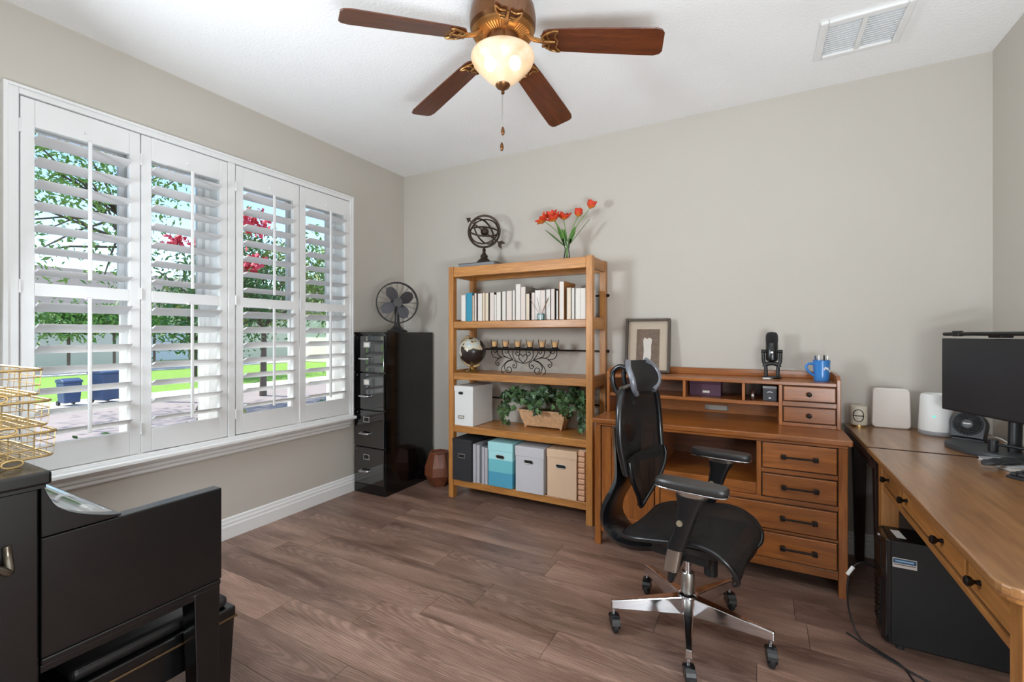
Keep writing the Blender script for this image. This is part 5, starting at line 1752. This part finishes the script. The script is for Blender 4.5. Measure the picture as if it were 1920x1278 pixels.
# ------------------------------------------------------------------ office chair
oc = thing('office_chair', 'black mesh swivel office chair with chrome base and headrest', 'office chair', (2.65, -1.195, 0), rotz=R(-10))
M_mesh = plain('chair_mesh', srgb(17, 14, 13), .75, var=.15, scale=200, bump=.4, bscale=500, alpha=.80)
M_frame = plain('chair_frame', srgb(17, 18, 21), .3, var=.05, coat=.25)
M_pad = plain('arm_pad', srgb(44, 42, 42), .35, var=.05)
M_rim = plain('headrest_rim', srgb(120, 122, 130), .3, .3)
for k in range(5):
    a = R(72 * k)
    A = Matrix.Rotation(a, 3, 'Z')

    def T(x, y, z):
        return A @ Vector((x, y, z))
    lg = MB().hexa([T(.02, -.026, .088), T(.325, -.013, .098), T(.325, .013, .098), T(.02, .026, .088)],
                   [T(.02, -.022, .162), T(.325, -.010, .132), T(.325, .010, .132), T(.02, .022, .162)])
    lg.build('base_leg', M_chrome, oc, bevel=.004, seg=2, local=True)
    e = T(.312, 0, 0)
    cs = MB().cyl((e.x, e.y, .074), (e.x, e.y, .105), .008, n=12).build('caster', M_chrome, oc, smooth=40, local=True)
    dd = Matrix.Rotation(R(27 - 90 + (-9, 6, -14, 12, 2)[k]), 3, 'Z')
    base = Vector((e.x, e.y, .0365)) + dd @ Vector((.012, 0, 0))
    p0, p1 = base + dd @ Vector((0, -.012, 0)), base + dd @ Vector((0, .012, 0))
    MB().tube([p0, p0.lerp(p1, .2), p0.lerp(p1, .8), p1], [.029, .036, .036, .029], 24).build('caster_wheel', M_rubber, oc, smooth=35, local=True)
    MB().tube([base + dd @ Vector((0, -.0165, 0)), base + dd @ Vector((0, .0165, 0))], .012, 14).build('wheel_hub', M_blackgloss, oc, smooth=35, local=True)
    hd = MB()
    for q0, q1 in ((-.018, -.0135), (.0135, .018)):
        hd.rings([[base + dd @ Vector((.030 * math.cos(t_) - .004, q, .032 * math.sin(t_))) for t_ in [R(-20 + 20 * j) for j in range(12)]] for q in (q0, q1)])
    hd.rings([[base + dd @ Vector((.040 * math.cos(t_) - .004, q, .041 * math.sin(t_))) for t_ in [R(10 + 18 * j) for j in range(10)]] +
              [base + dd @ Vector((.0375 * math.cos(t_) - .004, q, .0385 * math.sin(t_))) for t_ in [R(172 - 18 * j) for j in range(10)]] for q in (-.018, .018)])
    hd.build('caster_hood', M_blackgloss, oc, bevel=.001, seg=1, local=True)
    for o_ in [q for q in oc.children if q.name.split('.')[0] in ('caster_wheel', 'wheel_hub', 'caster_hood')]:
        o_.parent = cs
        o_.location = Vector(o_.location) - Vector(cs.location)
MB().lathe((0, 0, .085), [(.001, 0), (.038, 0), (.042, .010), (.040, .082), (.030, .09), (.001, .09)], 24).build('hub', M_chrome, oc, smooth=40, local=True)
MB().lathe((0, 0, .17), [(.027, 0), (.028, .004), (.027, .085), (.024, .09)], 24).build('gas_lift_sleeve', M_satin, oc, smooth=40, local=True)
MB().cyl((0, 0, .255), (0, 0, .36), .014, n=16).build('gas_lift_piston', M_chrome, oc, smooth=40, local=True)
MB().box(-.13, .11, -.085, .085, .335, .40).build('mechanism', M_black, oc, bevel=.012, seg=3, local=True)
MB().cyl((.085, .03, .262), (.085, .03, .345), .027, n=20).build('tension_knob', M_black, oc, smooth=40, local=True)
MB().tube([(.0, -.08, .365), (.01, -.17, .350), (.012, -.215, .345)], .006, 8).build('lever', M_chrome, oc, smooth=50, local=True)

# seat: a curved waterfall shell
sp_ = catmull([(-.205, 0, .455), (-.16, 0, .468), (-.08, 0, .482), (.02, 0, .499), (.10, 0, .512), (.17, 0, .502), (.222, 0, .470), (.252, 0, .425), (.252, 0, .385), (.232, 0, .360)], 3)
m = MB()
top, bot = [], []
ns = len(sp_)
for i, p in enumerate(sp_):
    t_ = i / (ns - 1)
    hw = .245 * (1 - .18 * max(0, (.16 - t_) / .16) ** 1.5 - .24 * max(0, (t_ - .62) / .38) ** 1.5)
    tg = (sp_[min(i + 1, ns - 1)] - sp_[max(i - 1, 0)]).normalized()
    nn = Vector((-tg.z, 0, tg.x))
    row_t, row_b = [], []
    for j in range(13):
        s = -1 + 2 * j / 12
        dip = -.016 * (1 - s * s) + .012 * abs(s) ** 4 * 0
        edge = .012 * (abs(s) ** 6)
        q = Vector((p.x, s * hw, p.z)) + nn * (dip - edge)
        row_t.append(q)
        row_b.append(q - nn * .014)
    top.append(row_t)
    bot.append(row_b)
m.rings([a + b_[::-1] for a, b_ in zip(top, bot)])
m.build('seat_mesh', M_mesh, oc, smooth=50, local=True)
per = [r_[0] for r_ in top] + top[-1][1:-1] + [r_[-1] for r_ in top[::-1]] + top[0][1:-1][::-1]
MB().tube([Vector(p) - Vector((0, 0, .012)) for p in per], .010, 8, closed=True).build('seat_frame', M_frame, oc, smooth=60, local=True)
MB().hexa([(-.15, -.13, .395), (.15, -.13, .395), (.15, .13, .395), (-.15, .13, .395)], [(-.19, -.20, .435), (.20, -.20, .455), (.20, .20, .455), (-.19, .20, .435)]).build('seat_pan', M_black, oc, bevel=.01, local=True)

# backrest: upper mesh panel, shield-shaped lumbar pad, curved spine
def back_x(y, z):
    return -.235 + .040 * ((z - .70) / .32) * -1 * .3 + .14 * y * y * 4 * .45 - .02


up = MB()
rows_f, rows_b = [], []
for i in range(11):
    t_ = i / 10
    z = .690 + .335 * t_
    hw = .205 + .022 * math.sin(PI * min(1, t_ * 1.1)) - .02 * max(0, t_ - .85) / .15
    rf, rb = [], []
    for j in range(11):
        s = -1 + 2 * j / 10
        x = -.255 + .055 * s * s - .018 * t_ + .03 * max(0, .35 - t_) ** 1
        rf.append(Vector((x, s * hw, z)))
        rb.append(Vector((x - .012, s * hw, z)))
    rows_f.append(rf)
    rows_b.append(rb)
up.rings([a + b_[::-1] for a, b_ in zip(rows_f, rows_b)])
up.build('back_mesh', M_mesh, oc, smooth=50, local=True)
per = [r_[0] for r_ in rows_f] + rows_f[-1][1:-1] + [r_[-1] for r_ in rows_f[::-1]] + rows_f[0][1:-1][::-1]
MB().tube(per, .015, 8, closed=True).build('back_frame', M_frame, oc, smooth=60, local=True)
lu = MB()
rf_, rb_ = [], []
shape = [(.735, .200), (.70, .205), (.66, .185), (.62, .150), (.58, .105), (.545, .062), (.515, .028), (.490, .008)]
for z, hw in shape:
    a, b_ = [], []
    for j in range(9):
        s = -1 + 2 * j / 8
        x = -.212 + .028 * s * s * (hw / .2) + .022 * math.sin(PI * (z - .47) / .30)
        a.append(Vector((x, s * hw, z)))
        b_.append(Vector((x - .016, s * hw, z)))
    rf_.append(a)
    rb_.append(b_)
lu.rings([a + b_[::-1] for a, b_ in zip(rf_, rb_)])
lu.build('lumbar_pad', M_mesh, oc, smooth=50, local=True)
per = [r_[0] for r_ in rf_] + [r_[-1] for r_ in rf_[::-1]]
MB().tube(per, .009, 8).build('lumbar_frame', M_frame, oc, smooth=60, local=True)
spn = catmull([(-.275, 0, .86), (-.272, 0, .76), (-.272, 0, .69), (-.278, 0, .62), (-.300, 0, .565), (-.337, 0, .497), (-.352, 0, .443), (-.345, 0, .395), (-.298, 0, .345), (-.216, 0, .335), (-.12, 0, .355)], 4)
m = MB()
rg = []
for i, p in enumerate(spn):
    t_ = i / (len(spn) - 1)
    hw = .150 - .045 * min(1, t_ * 2.2) - .02 * max(0, t_ - .8) / .2
    tg = (spn[min(i + 1, len(spn) - 1)] - spn[max(i - 1, 0)]).normalized()
    nn = Vector((-tg.z, 0, tg.x)) * .016
    rg.append([p + nn * .4 + Vector((0, -hw, 0)), p - nn * 1.2 + Vector((0, -hw * .8, 0)), p - nn * 1.2 + Vector((0, hw * .8, 0)), p + nn * .4 + Vector((0, hw, 0)), p + nn * 1.0 + Vector((0, hw * .8, 0)), p + nn * 1.0 + Vector((0, -hw * .8, 0))])
m.rings(rg)
m.build('spine', M_frame, oc, smooth=50, local=True)
# headrest
hr = MB()
rf_, rb_ = [], []
for i in range(9):
    t_ = i / 8
    z = 1.010 + .140 * t_
    hw = .150 * (1 - .35 * abs(2 * t_ - 1) ** 3)
    a, b_ = [], []
    for j in range(11):
        s = -1 + 2 * j / 10
        x = -.225 + .028 * math.sin(PI * min(1, t_ * .9 + .1)) - .03 * t_ + .035 * s * s
        a.append(Vector((x, s * hw, z)))
        b_.append(Vector((x - .022, s * hw, z)))
    rf_.append(a)
    rb_.append(b_)
hr.rings([a + b_[::-1] for a, b_ in zip(rf_, rb_)])
hr.build('headrest', plain('headrest_mesh', srgb(20, 17, 17), .7, bump=.3, scale=200), oc, smooth=50, local=True)
for s in (0, -1):
    MB().tube([r_[s] - Vector((.008, 0, 0)) for r_ in rf_], .013, 8).build('headrest_rim', M_rim, oc, smooth=60, local=True)
for y in (-.06, .06):
    MB().tube(catmull([(-.245, y, 1.115), (-.285, y, 1.125), (-.318, y, 1.095), (-.315, y, 1.04), (-.285, y, .985), (-.272, y, .94)], 5), .012, 8).build('headrest_bracket', M_frame, oc, smooth=60, local=True)
# arms
for s, xo in ((-1, .0), (1, -.035)):
    y = s * .275
    pad = []
    for (z, sc_) in ((.703, .9), (.708, 1.0), (.722, 1.0), (.730, .90)):
        ring_ = []
        for k in range(32):
            a = 2 * PI * k / 32
            ca, sa = math.cos(a), math.sin(a)
            ex = .13 * math.copysign(abs(ca) ** .55, ca) * (1 - .04 * (1 - sc_) * 10)
            ey = .043 * math.copysign(abs(sa) ** .55, sa) * sc_
            ring_.append((xo + .097 + ex, y + ey, z))
        pad.append(ring_)
    MB().rings(pad).build('arm_pad', M_pad, oc, smooth=50, local=True)
    MB().rings([[(p_[0], p_[1], .697) for p_ in pad[1]], [(p_[0], p_[1], .703) for p_ in pad[1]]]).build('arm_trim', M_chrome, oc, bevel=.002, local=True)
    MB().rings([[(xo + .10 + .055 * math.cos(2 * PI * k / 20), y + .028 * math.sin(2 * PI * k / 20), .678) for k in range(20)], [(xo + .10 + .062 * math.cos(2 * PI * k / 20), y + .034 * math.sin(2 * PI * k / 20), .697) for k in range(20)]]).build('arm_plate', M_satin, oc, smooth=40, local=True)
    sect = [(.10, .678, .056, .026), (.092, .64, .040, .024), (.078, .58, .033, .024), (.062, .53, .032, .024), (.040, .47, .032, .024)]
    MB().rings([[(xo + cx_ + hx_ * math.copysign(abs(math.cos(2 * PI * k / 20)) ** .6, math.cos(2 * PI * k / 20)), y + hy_ * math.copysign(abs(math.sin(2 * PI * k / 20)) ** .6, math.sin(2 * PI * k / 20)), z) for k in range(20)] for cx_, z, hx_, hy_ in sect]).build('arm_sleeve', M_frame, oc, smooth=50, local=True)
    MB().rings([[(xo + cx_ + .027 * math.copysign(abs(math.cos(2 * PI * k / 20)) ** .6, math.cos(2 * PI * k / 20)), y + .019 * math.copysign(abs(math.sin(2 * PI * k / 20)) ** .6, math.sin(2 * PI * k / 20)), z) for k in range(20)] for cx_, z in ((.040, .47), (.024, .385))]).build('arm_post', M_satin, oc, smooth=40, local=True)
    MB().tube(catmull([(xo + .028, y, .392), (xo + .022, y * .98, .350), (.01, y * .80, .335), (.0, y * .3, .350)], 5), .016, 8, flat=.8).build('arm_bracket', M_black, oc, smooth=60, local=True)
    MB().cyl((xo + .064, y - .023, .577), (xo + .064, y - .030, .577), .011, n=16).build('arm_button', plain('brass_button', srgb(205, 195, 170), .3, .8), oc, smooth=40, local=True)

# ------------------------------------------------------------------ ceiling fan
FC = Vector((1.95, -1.563, 0))
cf = thing('ceiling_fan', 'bronze ceiling fan with five walnut blades and a lit glass bowl', 'ceiling fan', (1.95, -1.563, 2.05))
M_fb = plain('fan_bronze', srgb(112, 74, 44), .35, .75, var=.15)
M_fbl = plain('fan_antique_gold', srgb(168, 122, 72), .35, .8, var=.2)
W_bl = wood('blade_walnut', srgb(62, 30, 18), srgb(112, 58, 32), 'x', .3, 34, 1.8, .3, contrast=.8)
MB().lathe((FC.x, FC.y, 2.56), [(.10, 0), (.128, .006), (.140, .02), (.142, .06), (.136, .10), (.12, .13), (.09, .16), (.085, .1795), (.001, .1795)], 48).build('motor_housing', M_fb, cf, smooth=35)
MB().lathe((FC.x, FC.y, 2.543), [(.060, 0), (.075, -.004), (.120, .004), (.134, .018), (.10, .018)], 48).build('motor_plate', M_fbl, cf, smooth=35)
m = MB()
for k in range(60):
    if k % 12 in (4, 5, 6, 7):
        continue
    a = 2 * PI * k / 60
    m.obox((FC.x + .100 * math.cos(a), FC.y + .100 * math.sin(a), 2.5415), (.036, .0045, .004), Euler((0, R(-10), a)))
m.build('vent_fins', plain('fin_gold', srgb(200, 158, 104), .35, .8), cf)
MB().lathe((FC.x, FC.y, 2.470), [(.045, 0), (.060, .012), (.066, .045), (.070, .073)], 36).build('switch_housing', M_fb, cf, smooth=40)
for k in range(5):
    a = R(17.5 + 72 * k)
    A = Matrix.Rotation(a, 3, 'Z')
    zi, zt_ = 2.514, 2.446
    pitch = R(-12)
    Bp = Matrix.Rotation(pitch, 3, 'X')

    def T2(r_, s, th=0):
        z = zi + (zt_ - zi) * (r_ - .17) / .49
        v = Bp @ Vector((0, s, th))
        return FC + A @ Vector((r_, v.y, 0)) + Vector((0, 0, z + v.z))
    outl = []
    for r_, hw in ((.172, .028), (.180, .045), (.20, .054), (.26, .058), (.40, .063), (.55, .067), (.625, .068), (.650, .060), (.660, .044)):
        outl.append((r_, hw))
    m = MB()
    m.rings([[T2(r_, -hw, .003), T2(r_, hw, .003), T2(r_, hw, -.003), T2(r_, -hw, -.003)] for r_, hw in outl])
    bl = m.build('blade', W_bl, cf, bevel=.001, seg=1)
    # grain follows the blade: turn the object frame to its direction
    inv = Matrix.Rotation(-a, 4, 'Z')
    bl.data.transform(inv)
    bl.rotation_euler = (0, 0, a)
    br = MB()
    for s in (-1, 1):
        br.tube(catmull([T2(.200, s * .010, -.010), T2(.195, s * .032, -.009), T2(.215, s * .048, -.008), T2(.240, s * .050, -.008), T2(.226, s * .030, -.008), T2(.232, s * .008, -.008)], 4), .0045, 6)
    br.tube(catmull([T2(.170, -.028, -.006), T2(.176, -.012, -.009), T2(.178, 0, -.010), T2(.176, .012, -.009), T2(.170, .028, -.006)], 4), .006, 6)
    br.tube([T2(.176, -.026, -.008), T2(.200, -.044, -.008), T2(.235, -.052, -.008)], .004, 6)
    br.tube([T2(.176, .026, -.008), T2(.200, .044, -.008), T2(.235, .052, -.008)], .004, 6)
    br.tube([FC + A @ Vector((.10, 0, 0)) + Vector((0, 0, 2.548)), FC + A @ Vector((.135, 0, 0)) + Vector((0, 0, 2.520)), T2(.185, 0, -.010), T2(.225, 0, -.009)], [.012, .010, .009, .005], 8)
    br.build('blade_bracket', M_fbl, cf, smooth=60)


def bowl_mat():
    m = bpy.data.materials.new('alabaster_bowl')
    m.use_nodes = True
    nt = m.node_tree
    b = nt.nodes['Principled BSDF']
    tc = N(nt, 'ShaderNodeTexCoord')
    nz = N(nt, 'ShaderNodeTexNoise')
    nz.inputs['Scale'].default_value = 9
    nz.inputs['Detail'].default_value = 4
    nz.inputs['Distortion'].default_value = 1.5
    nt.links.new(tc.outputs['Object'], nz.inputs['Vector'])
    cr = N(nt, 'ShaderNodeValToRGB')
    cr.color_ramp.elements[0].position = .3
    cr.color_ramp.elements[0].color = srgb(236, 204, 160)
    cr.color_ramp.elements[1].position = .7
    cr.color_ramp.elements[1].color = srgb(252, 238, 214)
    nt.links.new(nz.outputs['Fac'], cr.inputs['Fac'])
    nt.links.new(cr.outputs['Color'], b.inputs['Base Color'])
    nt.links.new(cr.outputs['Color'], b.inputs['Emission Color'])
    b.inputs['Emission Strength'].default_value = .12
    b.inputs['Roughness'].default_value = .3
    b.inputs['Alpha'].default_value = .55
    return m


MB().lathe((FC.x, FC.y, 2.335), [(.010, 0), (.035, .006), (.066, .030), (.100, .064), (.126, .094), (.137, .118), (.134, .132), (.118, .141), (.116, .138), (.130, .128), (.132, .116), (.121, .094), (.095, .066), (.062, .034), (.034, .010), (.010, .004)], 48, caps=False).build('glass_bowl', bowl_mat(), cf, smooth=60, label='lit alabaster glass bowl')
M_bulb = plain('bulb_lit', srgb(255, 236, 200), .4, emit=srgb(255, 226, 178), es=E_BULB)
for k in range(2):
    a = R(-140 + 150 * k)
    MB().sphere((FC.x + .055 * math.cos(a), FC.y + .055 * math.sin(a), 2.425), .026, 16, 10, (1, 1, 1.2)).build('bulb', M_bulb, cf, smooth=80)
    MB().cyl((FC.x + .045 * math.cos(a), FC.y + .045 * math.sin(a), 2.452), (FC.x + .025 * math.cos(a), FC.y + .025 * math.sin(a), 2.485), .014, n=12).build('lamp_socket', M_fb, cf, smooth=40)
MB().lathe((FC.x, FC.y, 2.312), [(.001, -.012), (.007, -.008), (.008, -.002), (.005, .004), (.012, .010), (.026, .018), (.032, .028), (.030, .034), (.001, .036)], 28).build('finial', M_fb, cf, smooth=40)
MB().cyl((FC.x, FC.y, 2.30), (FC.x, FC.y, 2.155), .0012, n=6).build('pull_chain', M_satin, cf)
MB().cyl((FC.x - .004, FC.y - .002, 2.30), (FC.x - .004, FC.y - .002, 2.09), .0012, n=6).build('pull_chain', M_satin, cf)
for dx, z in ((.0, 2.125), (-.004, 2.058)):
    MB().lathe((FC.x + dx, FC.y - (.002 if dx else 0), z), [(.001, 0), (.006, .004), (.0085, .014), (.007, .026), (.003, .036), (.001, .037)], 14).build('pull_knob', M_fb, cf, smooth=50)

# ceiling air register
av = thing('air_vent', 'white square air vent set in the ceiling near the right wall', 'air vent', (3.35, -.52, 2.715))
MB().frame('z', 2.722, 2.7398, (3.172, 3.530, -.690, -.352), .034).build('frame', M_trim, av, bevel=.006)
MB().box(3.340, 3.362, -.66, -.382, 2.724, 2.7398).build('centre_bar', M_trim, av, bevel=.003)
MB().box(3.206, 3.496, -.66, -.382, 2.7385, 2.7398).build('backing', plain('vent_backing', srgb(232, 232, 232), .7), av)  # plain off-white plate behind the fins
for x0, x1 in ((3.207, 3.339), (3.363, 3.495)):
    m = MB()
    for k in range(14):
        y = -.650 + .0195 * k
        m.obox(((x0 + x1) / 2, y + .006, 2.731), (x1 - x0, .018, .0016), Euler((R(28), 0, 0)))
    m.build('fins', M_trim, av, kind='stuff')
